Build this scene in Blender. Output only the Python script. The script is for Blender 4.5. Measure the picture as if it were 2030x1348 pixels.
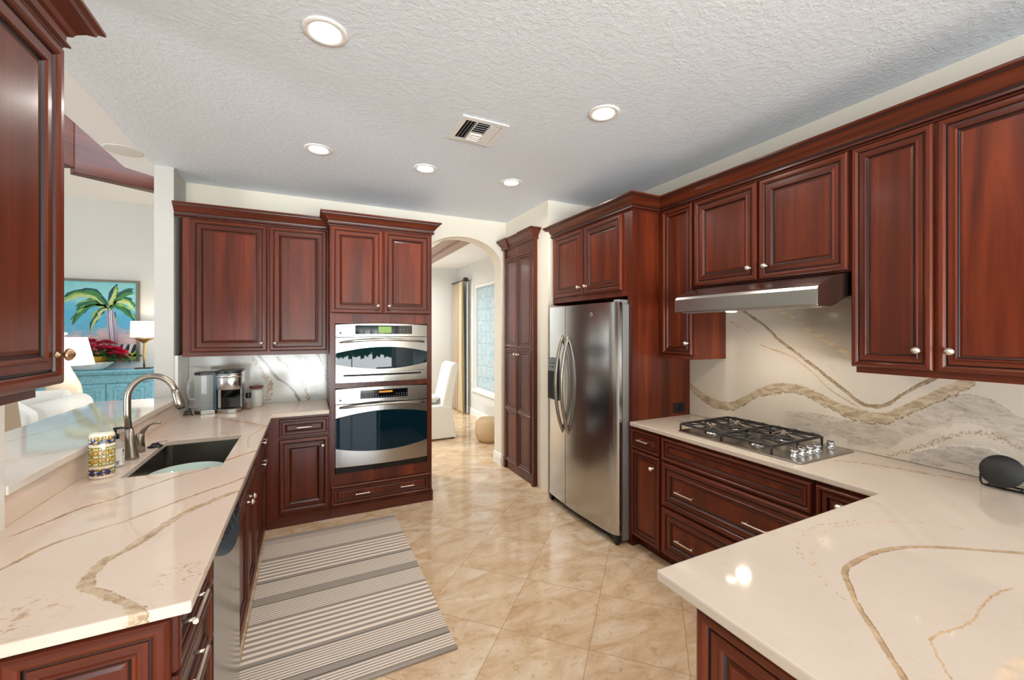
import bpy, bmesh, math, random
from mathutils import Vector, Matrix

random.seed(7)
S = bpy.context.scene
for o in list(bpy.data.objects):
    bpy.data.objects.remove(o)
COL = S.collection

# ------------------------------------------------------------------ camera
W, H_ = 2030, 1348
FPX = 820.5
cam = bpy.data.cameras.new('camera')
cam.sensor_fit = 'HORIZONTAL'; cam.sensor_width = 36.0
cam.lens = FPX / W * 36.0
cam.shift_x = 0.0
cam.shift_y = -(H_ / 2 - 655.35) / W
cam.clip_start = 0.02
co = bpy.data.objects.new('camera', cam); COL.objects.link(co)
co.location = (0, 0, 1.579)
co.rotation_euler = (math.radians(90), 0, math.radians(-26.19))
S.camera = co

# ------------------------------------------------------------------ world, exposure
S.view_settings.view_transform = 'Standard'
S.view_settings.look = 'None'
S.view_settings.exposure = 0.44
S.view_settings.gamma = 1.0
S.view_settings.use_curve_mapping = False
S.cycles.use_denoising = True
S.cycles.max_bounces = 8
S.cycles.diffuse_bounces = 5
S.cycles.glossy_bounces = 4
S.cycles.transmission_bounces = 6
S.cycles.transparent_max_bounces = 8
S.cycles.caustics_reflective = False
S.cycles.caustics_refractive = False
S.cycles.sample_clamp_indirect = 6.0
wd = bpy.data.worlds.new('world'); S.world = wd; wd.use_nodes = True
# sky above the horizon, sunlit paving glow below it, added to light the ceiling
_n, _l = wd.node_tree.nodes, wd.node_tree.links
_tc = _n.new('ShaderNodeTexCoord'); _sx = _n.new('ShaderNodeSeparateXYZ'); _l.new(_tc.outputs['Generated'], _sx.inputs[0])
_mr = _n.new('ShaderNodeMapRange'); _l.new(_sx.outputs['Z'], _mr.inputs[0]); _mr.inputs[1].default_value = -1; _mr.inputs[2].default_value = 1
_cr = _n.new('ShaderNodeValToRGB'); _l.new(_mr.outputs[0], _cr.inputs[0]); _ce = _cr.color_ramp.elements
for _p, _c in ((.20, .12), (.30, .22), (.40, .85), (.485, 1.0)):
    _e = _ce.new(_p); _e.color = (_c*.91, _c*.965, _c, 1)
_ce[0].color = (.12, .12, .12, 1); _ce[-1].color = (.22, .28, .36, 1)
for _p, _c in ((.497, (.45, .47, .5)), (.503, (.012, .024, .012)), (.56, (.016, .034, .018)), (.60, (.25, .30, .36))):   # tree line, then sky
    _e = _ce.new(_p); _e.color = (*_c, 1)
_l.new(_cr.outputs[0], _n['Background'].inputs[0]); _n['Background'].inputs[1].default_value = 21.0

def area(name, loc, rot, sx, sy, power, col, spread=180, shape='RECTANGLE'):
    l = bpy.data.lights.new(name, 'AREA'); l.shape = shape; l.size = sx
    if shape in ('RECTANGLE', 'ELLIPSE'): l.size_y = sy
    l.energy = power; l.color = col; l.spread = math.radians(spread)
    o = bpy.data.objects.new(name, l); COL.objects.link(o)
    o.location = loc; o.rotation_euler = rot
    return o
R90 = math.pi / 2
# sky light enters through the glazed openings: portals guide it in
def portal(name, loc, rot, sx, sy):
    o = area(name, loc, rot, sx, sy, 1, (1, 1, 1)); o.data.cycles.is_portal = True
portal('portal_rear_doors', (.15, -3.70, 1.24), (R90, 0, 0), 4.7, 2.36)
portal('portal_living_side', (-6.62, -.6, 1.2), (0, -R90, 0), 2.36, 1.76)
portal('portal_dining', (3.0, 6.26, 1.45), (0, R90, 0), 1.9, 1.9)

# ------------------------------------------------------------------ colour / material helpers
def lin(c):
    return tuple(((x/255)/12.92 if x/255 <= .04045 else ((x/255+.055)/1.055)**2.4) for x in c)
def c4(c): return (*lin(c), 1.0)

class NB:
    """small node builder"""
    def __init__(self, name):
        self.m = bpy.data.materials.new(name); self.m.use_nodes = True
        self.t = self.m.node_tree; self.n = self.t.nodes; self.l = self.t.links
        self.b = self.n['Principled BSDF']
    def set(self, k, v):
        i = self.b.inputs[k]
        if hasattr(v, 'node'): self.l.new(v, i)
        else: i.default_value = v
        return self
    def node(self, typ, ins=(), **attrs):
        nd = self.n.new(typ)
        for k, v in attrs.items(): setattr(nd, k, v)
        for k, v in (ins.items() if isinstance(ins, dict) else enumerate(ins)):
            if v is None: continue
            if hasattr(v, 'node'): self.l.new(v, nd.inputs[k])
            else: nd.inputs[k].default_value = v
        return nd
    def math(self, op, a, b=None, c=None, clamp=False):
        return self.node('ShaderNodeMath', [a, b, c], operation=op, use_clamp=clamp).outputs[0]
    def mix(self, f, a, b, blend='MIX'):
        nd = self.node('ShaderNodeMix', data_type='RGBA', blend_type=blend)
        for i, v in ((0, f), (6, a), (7, b)):
            if hasattr(v, 'node'): self.l.new(v, nd.inputs[i])
            else: nd.inputs[i].default_value = v
        return nd.outputs[2]
    def noise(self, vec, scale, detail=3, rough=.55, dist=0.0):
        nd = self.node('ShaderNodeTexNoise', {'Scale': scale, 'Detail': detail, 'Roughness': rough, 'Distortion': dist})
        if vec is not None: self.l.new(vec, nd.inputs['Vector'])
        return nd.outputs[0]
    def ramp(self, f, stops, interp='LINEAR'):
        nd = self.node('ShaderNodeValToRGB', [f]); e = nd.color_ramp; e.interpolation = interp
        while len(e.elements) < len(stops): e.elements.new(.5)
        for el, (p, c) in zip(e.elements, stops):
            el.position = p; el.color = c
        return nd.outputs[0]
    def pos(self): return self.node('ShaderNodeNewGeometry').outputs['Position']
    def obj(self): return self.node('ShaderNodeTexCoord').outputs['Object']
    def mapping(self, vec, scale=(1, 1, 1), rot=(0, 0, 0), loc=(0, 0, 0)):
        return self.node('ShaderNodeMapping', [vec, loc, rot, scale]).outputs[0]
    def sep(self, v): return self.node('ShaderNodeSeparateXYZ', [v]).outputs
    def smooth(self, v, a, b, lo=0.0, hi=1.0):
        nd = self.node('ShaderNodeMapRange', [v, a, b, lo, hi], interpolation_type='SMOOTHSTEP'); return nd.outputs[0]
    def bump(self, h, strength=.2, dist=.01):
        nd = self.node('ShaderNodeBump', {'Strength': strength, 'Distance': dist, 'Height': h})
        self.l.new(nd.outputs[0], self.b.inputs['Normal'])

def simple(name, col, rough=.5, metal=0.0, **kw):
    b = NB(name); b.set('Base Color', c4(col)).set('Roughness', rough).set('Metallic', metal)
    for k, v in kw.items(): b.set(k.replace('_', ' '), v)
    return b.m

def wall_mat(name, col, bump=.05, scale=60):
    b = NB(name); p = b.pos()
    n = b.noise(p, 1.4, 2)
    b.set('Base Color', b.mix(b.math('MULTIPLY', n, .25), c4(col), c4(tuple(int(x*.95) for x in col))))
    b.set('Roughness', .75); b.bump(b.smooth(b.noise(p, scale, 4, .6), .42, .62), bump, .005)
    return b.m

def wood_mat(name, base, light, dark, horiz=False, rough=.3, stave=True):
    b = NB(name); p = b.pos(); x, y, z = b.sep(p)
    if horiz:
        v = b.mapping(p, (1.6, 1.6, 38)); g = b.mapping(p, (5, 5, 150))
    else:
        v = b.mapping(p, (13, 13, .9)); g = b.mapping(p, (120, 120, 4))
    n1 = b.noise(v, 1.0, 5, .6, .6); n2 = b.noise(g, 1.0, 3, .6)
    col = b.ramp(n1, [(.18, c4(dark)), (.46, c4(base)), (.80, c4(light))])
    if stave and not horiz:
        xy = b.math('ADD', x, y)
        fl = b.math('FLOOR', b.math('MULTIPLY', b.math('ADD', xy, b.math('MULTIPLY', b.noise(p, .7, 1), .03)), 13.0))
        wn = b.node('ShaderNodeTexWhiteNoise', noise_dimensions='1D'); b.l.new(fl, wn.inputs['W'])
        col = b.mix(b.math('MULTIPLY', wn.outputs[0], .6), col, c4(dark))
        col = b.mix(b.math('MULTIPLY', wn.outputs[0], .25), col, c4(light), 'ADD') if False else col
    col = b.mix(b.smooth(n2, .55, .75, 0, .22), col, c4(dark))
    b.set('Base Color', col).set('Roughness', rough).set('Coat Weight', .10).set('Coat Roughness', .15).set('Specular IOR Level', .3)
    b.bump(n2, .04, .002)
    return b.m

def veined(name, base, veins, rough=.07, stretch=(1, .7, 1.4), speck=None):
    """polished slab; veins = (t_axis, s_axis, [(t,s)...], half width, colour, opts)"""
    b = NB(name); p = b.pos(); X = b.sep(p)
    wob = b.noise(p, 9, 5, .65); fine = b.noise(p, 70, 5, .7); big = b.noise(p, 3.2, 4, .6)
    wobc = b.math('SUBTRACT', wob, .5); finec = b.math('SUBTRACT', fine, .5)
    col = b.mix(b.smooth(big, .35, .7, 0, .5), c4(base), c4(tuple(int(v*.965) for v in base)))
    # faint hairlines over the whole slab
    streak = b.noise(b.mapping(p, stretch), 26, 6, .65, .8)
    hv = b.mapping(p, (1, 1, 1), (.3, .4, .6)); hn = b.noise(hv, 2.3, 6, .6, .8)
    hair = b.math('ABSOLUTE', b.math('SUBTRACT', hn, .5))
    col = b.mix(b.smooth(hair, 0, .006, .22, 0), col, c4((190, 165, 130)))
    for (ta, sa, pts, w, vc, op) in veins:
        pts = sorted(pts, key=lambda q: q[0])
        t0, t1 = pts[0][0], pts[-1][0]; s0 = min(q[1] for q in pts) - .01; s1 = max(q[1] for q in pts) + .01
        T = b.math('DIVIDE', b.math('SUBTRACT', X[ta], t0), t1 - t0)
        fc = b.node('ShaderNodeFloatCurve'); b.l.new(b.math('ADD', T, 0, clamp=True), fc.inputs[1])
        cv = fc.mapping.curves[0]
        for i, q in enumerate(pts):
            P = ((q[0]-t0)/(t1-t0), (q[1]-s0)/(s1-s0))
            if i == 0: cv.points[0].location = P
            elif i == len(pts)-1: cv.points[-1].location = P
            else: cv.points.new(*P)
        fc.mapping.update()
        c = b.math('MULTIPLY_ADD', fc.outputs[0], s1-s0, s0)
        d = b.math('SUBTRACT', X[sa], c)
        d = b.math('ADD', d, b.math('MULTIPLY', wobc, op.get('wob', .05)))
        d = b.math('ADD', d, b.math('MULTIPLY', finec, op.get('fine', .012)))
        ad = b.math('ABSOLUTE', d)
        wd_ = b.math('MULTIPLY', b.math('MULTIPLY_ADD', wob, 1.2, .4), w)
        m = b.smooth(b.math('DIVIDE', ad, wd_), op.get('soft', .7), 1.0, op.get('a', .9), 0)
        e = op.get('end', .06)
        fade = b.math('MULTIPLY', b.smooth(T, -.001 if not op.get('fin', 1) else 0, e), b.smooth(T, 1-e, 1, 1, 0))
        m = b.math('MULTIPLY', m, fade)
        br = op.get('broken', 0)
        if br: m = b.math('MULTIPLY', m, b.smooth(b.noise(p, op.get('bs', 45), 4, .7), br, br+.12))
        m = b.math('MULTIPLY', m, b.smooth(b.noise(b.mapping(p, (1, 1, 1.6)), 38, 5, .7, 1.0), .30, .58, op.get('lo', .45), 1))
        vcol = b.mix(b.smooth(streak, .34, .64), c4(vc), c4(op.get('c2', tuple(min(255, int(v*1.22)) for v in vc))))
        col = b.mix(m, col, vcol)
        if op.get('edge'):
            ee = b.math('ABSOLUTE', b.math('SUBTRACT', b.math('MULTIPLY', d, op['edge']), b.math('MULTIPLY', wd_, .85)))
            em = b.math('MULTIPLY', b.smooth(ee, 0, op.get('ew', .006), .85, 0), fade)
            em = b.math('MULTIPLY', em, b.smooth(b.noise(p, 26, 3), .36, .5))
            col = b.mix(em, col, c4(op.get('ec', (92, 66, 40))))
        if op.get('fleck'):
            fk = b.math('MULTIPLY', b.smooth(b.noise(b.mapping(p, (14, 14, 40)), 1, 6, .75, .5), .52, .72), m)
            col = b.mix(b.math('MULTIPLY', fk, op['fleck']), col, c4((118, 90, 60)))
    for (cx, cy_, r, sc, amt) in (speck or []):
        dd = b.math('SQRT', b.math('ADD', b.math('POWER', b.math('SUBTRACT', X[0], cx), 2.0), b.math('POWER', b.math('SUBTRACT', X[1], cy_), 2.0)))
        sm = b.math('MULTIPLY', b.smooth(dd, r*.3, r, 1, 0), b.smooth(b.noise(p, sc, 5, .7, .6), .52, .64))
        col = b.mix(b.math('MULTIPLY', sm, amt), col, c4((178, 134, 84)))
    b.set('Base Color', col).set('Roughness', rough).set('Specular IOR Level', .55)
    return b.m

# ------------------------------------------------------------------ mesh helpers
def frame(face, plane):
    """local (a along the front, o out of it, z up) -> world"""
    if face == '-Y': return lambda a, o, z: (a, plane - o, z)
    if face == '-X': return lambda a, o, z: (plane - o, a, z)
    if face == '+X': return lambda a, o, z: (plane + o, a, z)
    if face == '+Y': return lambda a, o, z: (a, plane + o, z)
    if face == 'UP': return lambda a, o, z: (a, z, plane + o)
    return lambda a, o, z: (a, o, z)
IDT = frame('', 0)

class MB:
    def __init__(self, T=None):
        self.v = []; self.f = []; self.mi = []; self.T = T or IDT; self.sm = []
    def add(self, vs, fs, m=0, smooth=False):
        k = len(self.v); self.v += [self.T(*p) for p in vs]
        for f in fs: self.f.append([k+i for i in f]); self.mi.append(m); self.sm.append(smooth)
        return self
    def box(self, a0, a1, o0, o1, z0, z1, m=0):
        vs = [(a, o, z) for z in (z0, z1) for o in (o0, o1) for a in (a0, a1)]
        return self.add(vs, [(0,1,3,2),(4,6,7,5),(0,4,5,1),(2,3,7,6),(0,2,6,4),(1,5,7,3)], m)
    def prism(self, poly, lo, hi, plane='az', m=0, smooth=False):
        """extrude a polygon; plane 'az': (a,z) extruded in o; 'ao': extruded in z; 'oz': extruded in a"""
        def P(p, h):
            return {'az': (p[0], h, p[1]), 'ao': (p[0], p[1], h), 'oz': (h, p[0], p[1])}[plane]
        n = len(poly); vs = [P(p, lo) for p in poly] + [P(p, hi) for p in poly]
        self.add(vs, [list(range(n)), list(range(n, 2*n))], m)
        k = len(self.v) - 2*n
        for i in range(n):
            self.f.append([k+i, k+(i+1) % n, k+n+(i+1) % n, k+n+i]); self.mi.append(m); self.sm.append(smooth)
        return self
    def rings(self, a0, a1, z0, z1, prof, mats=(0, 1, 2)):
        """mitred frame-and-panel front; prof = (inset, out, kind) kind: w wood, d glaze, p panel"""
        loops = []
        for ins, out, *_ in prof:
            loops.append([(a0+ins, out, z0+ins), (a1-ins, out, z0+ins), (a1-ins, out, z1-ins), (a0+ins, out, z1-ins)])
        k = len(self.v)
        for L in loops: self.v += [self.T(*p) for p in L]
        for i in range(len(prof)-1):
            kind = prof[i+1][2] if len(prof[i+1]) > 2 else 'w'
            for j in range(4):
                q = (j+1) % 4
                mm = mats[2] if kind == 'd' else (mats[1] if j in (0, 2) else mats[0])
                self.f.append([k+4*i+j, k+4*i+q, k+4*i+4+q, k+4*i+4+j]); self.mi.append(mm); self.sm.append(False)
        e = k+4*(len(prof)-1)
        self.f.append([e, e+1, e+2, e+3]); self.mi.append(mats[0]); self.sm.append(False)
        self.f.append([k, k+1, k+2, k+3]); self.mi.append(mats[0]); self.sm.append(False)
        return self
    def tube(self, pts, r, seg=10, m=0, caps=True, sx=1.0):
        pts = [Vector(p) for p in pts]; n = len(pts)
        rs = r if isinstance(r, (list, tuple)) else [r]*n
        k = len(self.v); up = None
        for i, p in enumerate(pts):
            t = ((pts[min(i+1, n-1)] - p).normalized() + (p - pts[max(i-1, 0)]).normalized())
            t = t.normalized() if t.length > 1e-9 else Vector((0, 0, 1))
            if up is None:
                up = t.orthogonal().normalized()
            u = (up - t*up.dot(t)).normalized(); w = t.cross(u); up = u
            for j in range(seg):
                a = 2*math.pi*j/seg
                q = p + (u*math.cos(a)*sx + w*math.sin(a))*rs[i]
                self.v.append(self.T(*q))
        for i in range(n-1):
            for j in range(seg):
                q = (j+1) % seg
                self.f.append([k+i*seg+j, k+i*seg+q, k+(i+1)*seg+q, k+(i+1)*seg+j]); self.mi.append(m); self.sm.append(True)
        if caps:
            self.f.append([k+j for j in range(seg)]); self.mi.append(m); self.sm.append(False)
            self.f.append([k+(n-1)*seg+j for j in range(seg)]); self.mi.append(m); self.sm.append(False)
        return self
    def lathe(self, prof, c=(0, 0, 0), seg=20, axis='z', m=0, sa=1.0, so=1.0, mats=None, smooth=True):
        """prof = (radius, height); axis z or o (out of a front)"""
        k = len(self.v); n = len(prof)
        for r, h in prof:
            for j in range(seg):
                t = 2*math.pi*j/seg; ca, sn = math.cos(t)*r*sa, math.sin(t)*r*so
                if axis == 'z': q = (c[0]+ca, c[1]+sn, c[2]+h)
                elif axis == 'o': q = (c[0]+ca, c[1]+h, c[2]+sn)
                else: q = (c[0]+h, c[1]+ca, c[2]+sn)
                self.v.append(self.T(*q))
        for i in range(n-1):
            for j in range(seg):
                q = (j+1) % seg
                self.f.append([k+i*seg+j, k+i*seg+q, k+(i+1)*seg+q, k+(i+1)*seg+j])
                self.mi.append(mats[i] if mats else m); self.sm.append(smooth)
        for e in (0, n-1):
            if prof[e][0] > 1e-6:
                self.f.append([k+e*seg+j for j in range(seg)]); self.mi.append((mats[min(e, n-2)] if mats else m)); self.sm.append(False)
        return self
    def sweep(self, path, prof, normals, m=0, closed=False, mats=None):
        """moulding: path of (x,y), one outward normal per segment, prof = (out, z)"""
        n = len(path); k = len(self.v); P = len(prof)
        for i, p in enumerate(path):
            if i == 0: off = normals[0]
            elif i == n-1: off = normals[-1]
            else:
                a, b_ = normals[i-1], normals[i]
                off = a if a == b_ else (a[0]+b_[0], a[1]+b_[1])
            for o, z in prof: self.v.append(self.T(p[0]+off[0]*o, p[1]+off[1]*o, z))
        for i in range(n-1):
            for j in range(P):
                q = (j+1) % P
                self.f.append([k+i*P+j, k+i*P+q, k+(i+1)*P+q, k+(i+1)*P+j]); self.mi.append(mats[j] if mats else m); self.sm.append(False)
        self.f.append([k+j for j in range(P)]); self.mi.append(m); self.sm.append(False)
        self.f.append([k+(n-1)*P+j for j in range(P)]); self.mi.append(m); self.sm.append(False)
        return self
    def slab(self, xs, ys, z0, z1, inside, m=0):
        xs, ys = sorted(xs), sorted(ys); nx, ny = len(xs)-1, len(ys)-1
        C = {(i, j) for i in range(nx) for j in range(ny) if inside((xs[i]+xs[i+1])/2, (ys[j]+ys[j+1])/2)}
        idx = {}
        def vid(i, j, t):
            if (i, j, t) not in idx:
                idx[(i, j, t)] = len(self.v); self.v.append(self.T(xs[i], ys[j], (z0, z1)[t]))
            return idx[(i, j, t)]
        def F(l): self.f.append(l); self.mi.append(m); self.sm.append(False)
        for (i, j) in C:
            F([vid(i,j,1), vid(i+1,j,1), vid(i+1,j+1,1), vid(i,j+1,1)])
            F([vid(i,j,0), vid(i,j+1,0), vid(i+1,j+1,0), vid(i+1,j,0)])
            for di, dj, a, b_ in ((-1,0,(i,j),(i,j+1)), (1,0,(i+1,j),(i+1,j+1)), (0,-1,(i,j),(i+1,j)), (0,1,(i,j+1),(i+1,j+1))):
                if (i+di, j+dj) not in C: F([vid(*a,0), vid(*b_,0), vid(*b_,1), vid(*a,1)])
        return self
    def build(self, name, mats, parent=None, bevel=0.0, seg=2, smooth=None, origin=None):
        me = bpy.data.meshes.new(name)
        if parent is not None: org = Vector(parent.matrix_basis.translation) if parent.parent is None else Vector(parent['_org'])
        elif origin is not None: org = Vector(origin)
        else:
            xs, ys, zs = zip(*self.v); org = Vector(((min(xs)+max(xs))/2, (min(ys)+max(ys))/2, min(zs)))
        myorg = org
        me.from_pydata([tuple(Vector(p)-org) for p in self.v], [], self.f)
        if not isinstance(mats, (list, tuple)): mats = [mats]
        for mt in mats: me.materials.append(mt)
        me.polygons.foreach_set('material_index', [min(i, len(mats)-1) for i in self.mi])
        me.polygons.foreach_set('use_smooth', self.sm if smooth is None else [smooth]*len(self.f))
        bm = bmesh.new(); bm.from_mesh(me)
        bmesh.ops.recalc_face_normals(bm, faces=bm.faces); bm.to_mesh(me); bm.free()
        o = bpy.data.objects.new(name, me); COL.objects.link(o)
        if parent is not None: o.parent = parent
        else: o.location = org
        o['_org'] = list(myorg)
        if bevel:
            md = o.modifiers.new('bevel', 'BEVEL'); md.width = bevel; md.segments = seg
            md.limit_method = 'ANGLE'; md.angle_limit = math.radians(35)
        return o

def tag(o, label=None, cat=None, group=None, kind=None):
    if label: o['label'] = label
    if cat: o['category'] = cat
    if group: o['group'] = group
    if kind: o['kind'] = kind
    return o
def thing(name, label, cat, loc, group=None):
    o = bpy.data.objects.new(name, None); COL.objects.link(o); o.location = loc
    o.empty_display_size = .1; o['_org'] = list(loc)
    return tag(o, label, cat, group)
def struct(o): o['kind'] = 'structure'; return o

def text_part(s, name, mat, parent, size, T3, ext=.0004):
    """raised lettering turned into a mesh; T3 = 4x4 placing the text plane"""
    cu = bpy.data.curves.new('lettering', 'FONT'); cu.body = s; cu.size = size
    cu.align_x = 'CENTER'; cu.align_y = 'CENTER'; cu.extrude = ext; cu.resolution_u = 2
    to = bpy.data.objects.new('lettering', cu); COL.objects.link(to)
    dg = bpy.context.evaluated_depsgraph_get(); dg.update()
    me = bpy.data.meshes.new_from_object(to.evaluated_get(dg))
    bpy.data.objects.remove(to); bpy.data.curves.remove(cu)
    org = Vector(parent['_org'])
    me.transform(Matrix.Translation(-org) @ T3); me.materials.clear(); me.materials.append(mat)
    o = bpy.data.objects.new(name, me); COL.objects.link(o); o.parent = parent; o['_org'] = list(org)
    return o
def facing(face, loc):
    x, n = {'-Y': ((1,0,0), (0,-1,0)), '-X': ((0,-1,0), (-1,0,0)), '+X': ((0,1,0), (1,0,0))}[face]
    m = Matrix.Identity(4); m.col[0][:3] = x; m.col[1][:3] = (0,0,1); m.col[2][:3] = n; m.translation = loc
    return m

# ------------------------------------------------------------------ materials
M = {}
M['ceil'] = wall_mat('ceiling_texture', (236, 244, 252), .28, 42)
M['ceil_smooth'] = wall_mat('ceiling_smooth', (248, 249, 250), .02)
M['wall'] = wall_mat('wall_paint', (238, 229, 212))
M['wall_white'] = wall_mat('wall_white', (220, 221, 218))
M['trim'] = simple('trim_white', (240, 238, 232), .4)
M['wood'] = wood_mat('cherry_upright', (98, 38, 19), (134, 58, 27), (54, 20, 13))
M['woodh'] = wood_mat('cherry_level', (84, 34, 18), (110, 48, 25), (48, 19, 13), True)
M['glaze'] = simple('dark_glaze', (34, 14, 11), .35)
M['beam'] = wood_mat('beam_wood', (84, 42, 25), (104, 54, 32), (58, 28, 17), True, .4)
M['dark'] = simple('shadow_gap', (14, 10, 9), .7)
def steel(name, col=(205, 203, 200), rough=.24, axis='h'):
    b = NB(name); p = b.pos()
    v = b.mapping(p, (2, 2, 260) if axis == 'h' else (260, 260, 2))
    n = b.noise(v, 1, 3)
    b.set('Base Color', b.mix(n, c4(col), c4(tuple(int(x*.95) for x in col)))).set('Metallic', 1.0)
    b.set('Roughness', rough)
    return b.m
M['steel'] = steel('brushed_steel', (182, 176, 170))
M['steelv'] = steel('brushed_steel_upright', (198, 198, 198), .2, 'v')
M['nickel'] = steel('brushed_nickel', (164, 154, 143), .30, 'v')
M['chrome'] = simple('polished_chrome', (225, 225, 228), .08, 1.0)
M['pewter'] = simple('pale_pewter', (222, 210, 196), .3, .85)
M['bronze'] = simple('bronze_knob', (176, 138, 106), .3, .9)
M['ovenglass'] = simple('oven_glass', (5, 30, 40), .02, 0, Specular_IOR_Level=.25)  # teal base colour stands in for greenery reflected in the glass
M['black'] = simple('black_plastic', (18, 18, 20), .35)
M['blackgloss'] = simple('black_gloss', (8, 10, 14), .05)
M['iron'] = simple('cast_iron', (40, 36, 34), .55)
M['greyside'] = simple('grey_painted_side', (150, 148, 146), .4, .3)
M['white'] = simple('white_plastic', (242, 240, 236), .4)
M['cloth_white'] = simple('white_cloth', (226, 224, 219), .9)
def glassy(name, col, alpha):
    b = NB(name); b.set('Base Color', c4(col)).set('Roughness', .03).set('Alpha', alpha).set('Specular IOR Level', .8); return b.m
M['glass'] = glassy('clear_glass', (225, 235, 238), .16)
M['smoke'] = glassy('smoky_glass', (60, 66, 70), .5)
M['frost'] = glassy('frosted_green_glass', (206, 226, 216), .75)
def emit(name, col, s):
    b = NB(name); b.set('Base Color', c4(col)).set('Emission Color', c4(col)).set('Emission Strength', s); return b.m
M['lens'] = emit('lit_lens', (255, 246, 232), 6.0)
M['display'] = emit('lit_display', (130, 160, 80), .12)
M['amber'] = emit('amber_display', (200, 130, 30), .3)
M['shade'] = emit('lit_lamp_shade', (252, 246, 238), .55)

def tile_floor():
    b = NB('travertine_tiles'); p = b.pos()
    v = b.mapping(p, (1, 1, 1), (0, 0, math.radians(45)))   # u=(x-y)/r2 , v=(x+y)/r2
    v2 = b.node('ShaderNodeVectorMath', [v, (0.76, -2.06, 0)], operation='ADD').outputs[0]
    x, y, z = b.sep(v2)
    g = .4600
    fx = b.math('DIVIDE', x, g); fy = b.math('DIVIDE', y, g)
    def edge(f):
        r = b.math('FRACT', f); return b.math('MULTIPLY', b.math('MINIMUM', r, b.math('SUBTRACT', 1.0, r)), g)
    ed = b.math('MINIMUM', edge(fx), edge(fy))
    joint = b.smooth(ed, .0008, .0022, 1, 0)
    cid = b.node('ShaderNodeCombineXYZ', [b.math('FLOOR', fx), b.math('FLOOR', fy), 0.0]).outputs[0]
    wn = b.node('ShaderNodeTexWhiteNoise', noise_dimensions='3D'); b.l.new(cid, wn.inputs['Vector'])
    off = b.node('ShaderNodeVectorMath', [p, b.node('ShaderNodeVectorMath', [wn.outputs[1], (9, 9, 9)], operation='MULTIPLY').outputs[0]], operation='ADD').outputs[0]
    n1 = b.noise(b.mapping(off, (1, 2.2, 1), (0, 0, .5)), 3.2, 6, .65, .9); n2 = b.noise(off, 22, 6, .7, .6)
    col = b.ramp(n1, [(.28, c4((186, 150, 112))), (.5, c4((212, 184, 152))), (.70, c4((230, 212, 188)))])
    col = b.mix(b.smooth(n2, .54, .70, 0, .6), col, c4((172, 130, 86)))
    col = b.mix(b.smooth(n2, .3, .4, .35, 0), col, c4((245, 228, 200)))
    col = b.mix(b.math('MULTIPLY', wn.outputs[0], .18), col, c4((206, 168, 122)))
    col = b.mix(b.math('MULTIPLY', joint, .8), col, c4((150, 112, 74)))
    b.set('Base Color', col).set('Roughness', b.math('MULTIPLY_ADD', n2, .08, .07)).set('Specular IOR Level', .6)
    b.bump(b.math('SUBTRACT', 1.0, joint), .15, .002)
    return b.m
M['floor'] = tile_floor()

TAN, BRN, GRY = (176, 142, 102), (128, 98, 66), (188, 176, 160)
BS = {
 'dark': [(1.937,1.764),(1.885,1.719),(1.737,1.613),(1.608,1.497),(1.490,1.408),(1.350,1.300),(1.260,1.231),(1.195,1.179),(1.150,1.170),(1.107,1.177),(1.024,1.242),(0.948,1.312),(0.904,1.341),(0.834,1.400)],
 'taupe': [(1.724,1.765),(1.646,1.709),(1.524,1.635),(1.434,1.568),(1.329,1.493),(1.246,1.440),(1.159,1.385)],
 'main': [(2.387,1.185),(2.358,1.156),(2.200,1.067),(2.031,1.026),(1.892,1.080),(1.751,1.165),(1.621,1.210),(1.524,1.210),(1.413,1.181),(1.309,1.138),(1.213,1.113),(1.115,1.112),(1.040,1.147),(0.962,1.205),(0.890,1.260),(0.821,1.310),(0.757,1.370)],
 'grey': [(1.646,0.986),(1.572,1.003),(1.467,1.015),(1.350,1.015),(1.213,1.005),(1.124,1.015),(1.040,1.050),(0.962,1.111),(0.890,1.165),(0.821,1.205),(0.769,1.220),(0.726,1.212),(0.667,1.171),(0.622,1.137),(0.574,1.098),(.45,1.0)],
 'low': [(1.124,0.886),(1.057,0.926),(0.925,1.020),(0.821,1.090),(0.769,1.115),(0.726,1.120),(0.667,1.100),(0.622,1.072),(0.574,1.047),(.45,.97)],
 'foot': [(1.001,0.911),(0.925,0.951),(0.855,0.985),(0.788,1.000),(0.726,1.005),(0.667,.985),(.5,.93)],
 'thin': [(1.778,1.492),(1.724,1.471),(1.584,1.425),(1.467,1.349),(1.350,1.242),(1.260,1.186),(1.186,1.142)],
 'wisp': [(2.047,1.675),(1.984,1.644),(1.892,1.594),(1.778,1.512)],
}
SLAB = (226, 207, 190)
M['splash'] = veined('veined_backsplash', (218, 206, 190), [
 (1,2,BS['grey'],.075,(178,164,148),dict(fine=.03,wob=.06,soft=.65,end=.10,lo=.8,edge=1,ew=.0025,fleck=.7,ec=(132,106,78),c2=(204,192,178))),
 (1,2,BS['foot'],.055,(168,160,152),dict(fine=.04,wob=.05,soft=.7,end=.05,fleck=.6,edge=1,ew=.006,ec=(240,234,224))),
 (1,2,BS['low'],.011,(134,106,74),dict(broken=.44,fine=.07,wob=.05,a=.8,bs=80)),
 (1,2,BS['main'],.036,(160,134,100),dict(lo=.8,fine=.03,wob=.05,soft=.75,end=.004,edge=-1,ew=.0045,fleck=.6,c2=(206,186,158))),
 (1,2,BS['taupe'],.018,(200,182,156),dict(fine=.02,wob=.03,soft=.8,a=.85)),
 (1,2,BS['thin'],.005,TAN,dict(fine=.02,wob=.03)),
 (1,2,BS['wisp'],.006,TAN,dict(broken=.45,fine=.05)),
 (1,2,BS['dark'],.012,(122,92,56),dict(fine=.018,wob=.02,end=.02,edge=1,ew=.004,c2=(172,142,100))),
], .12, (1, .5, 1.7))
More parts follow.
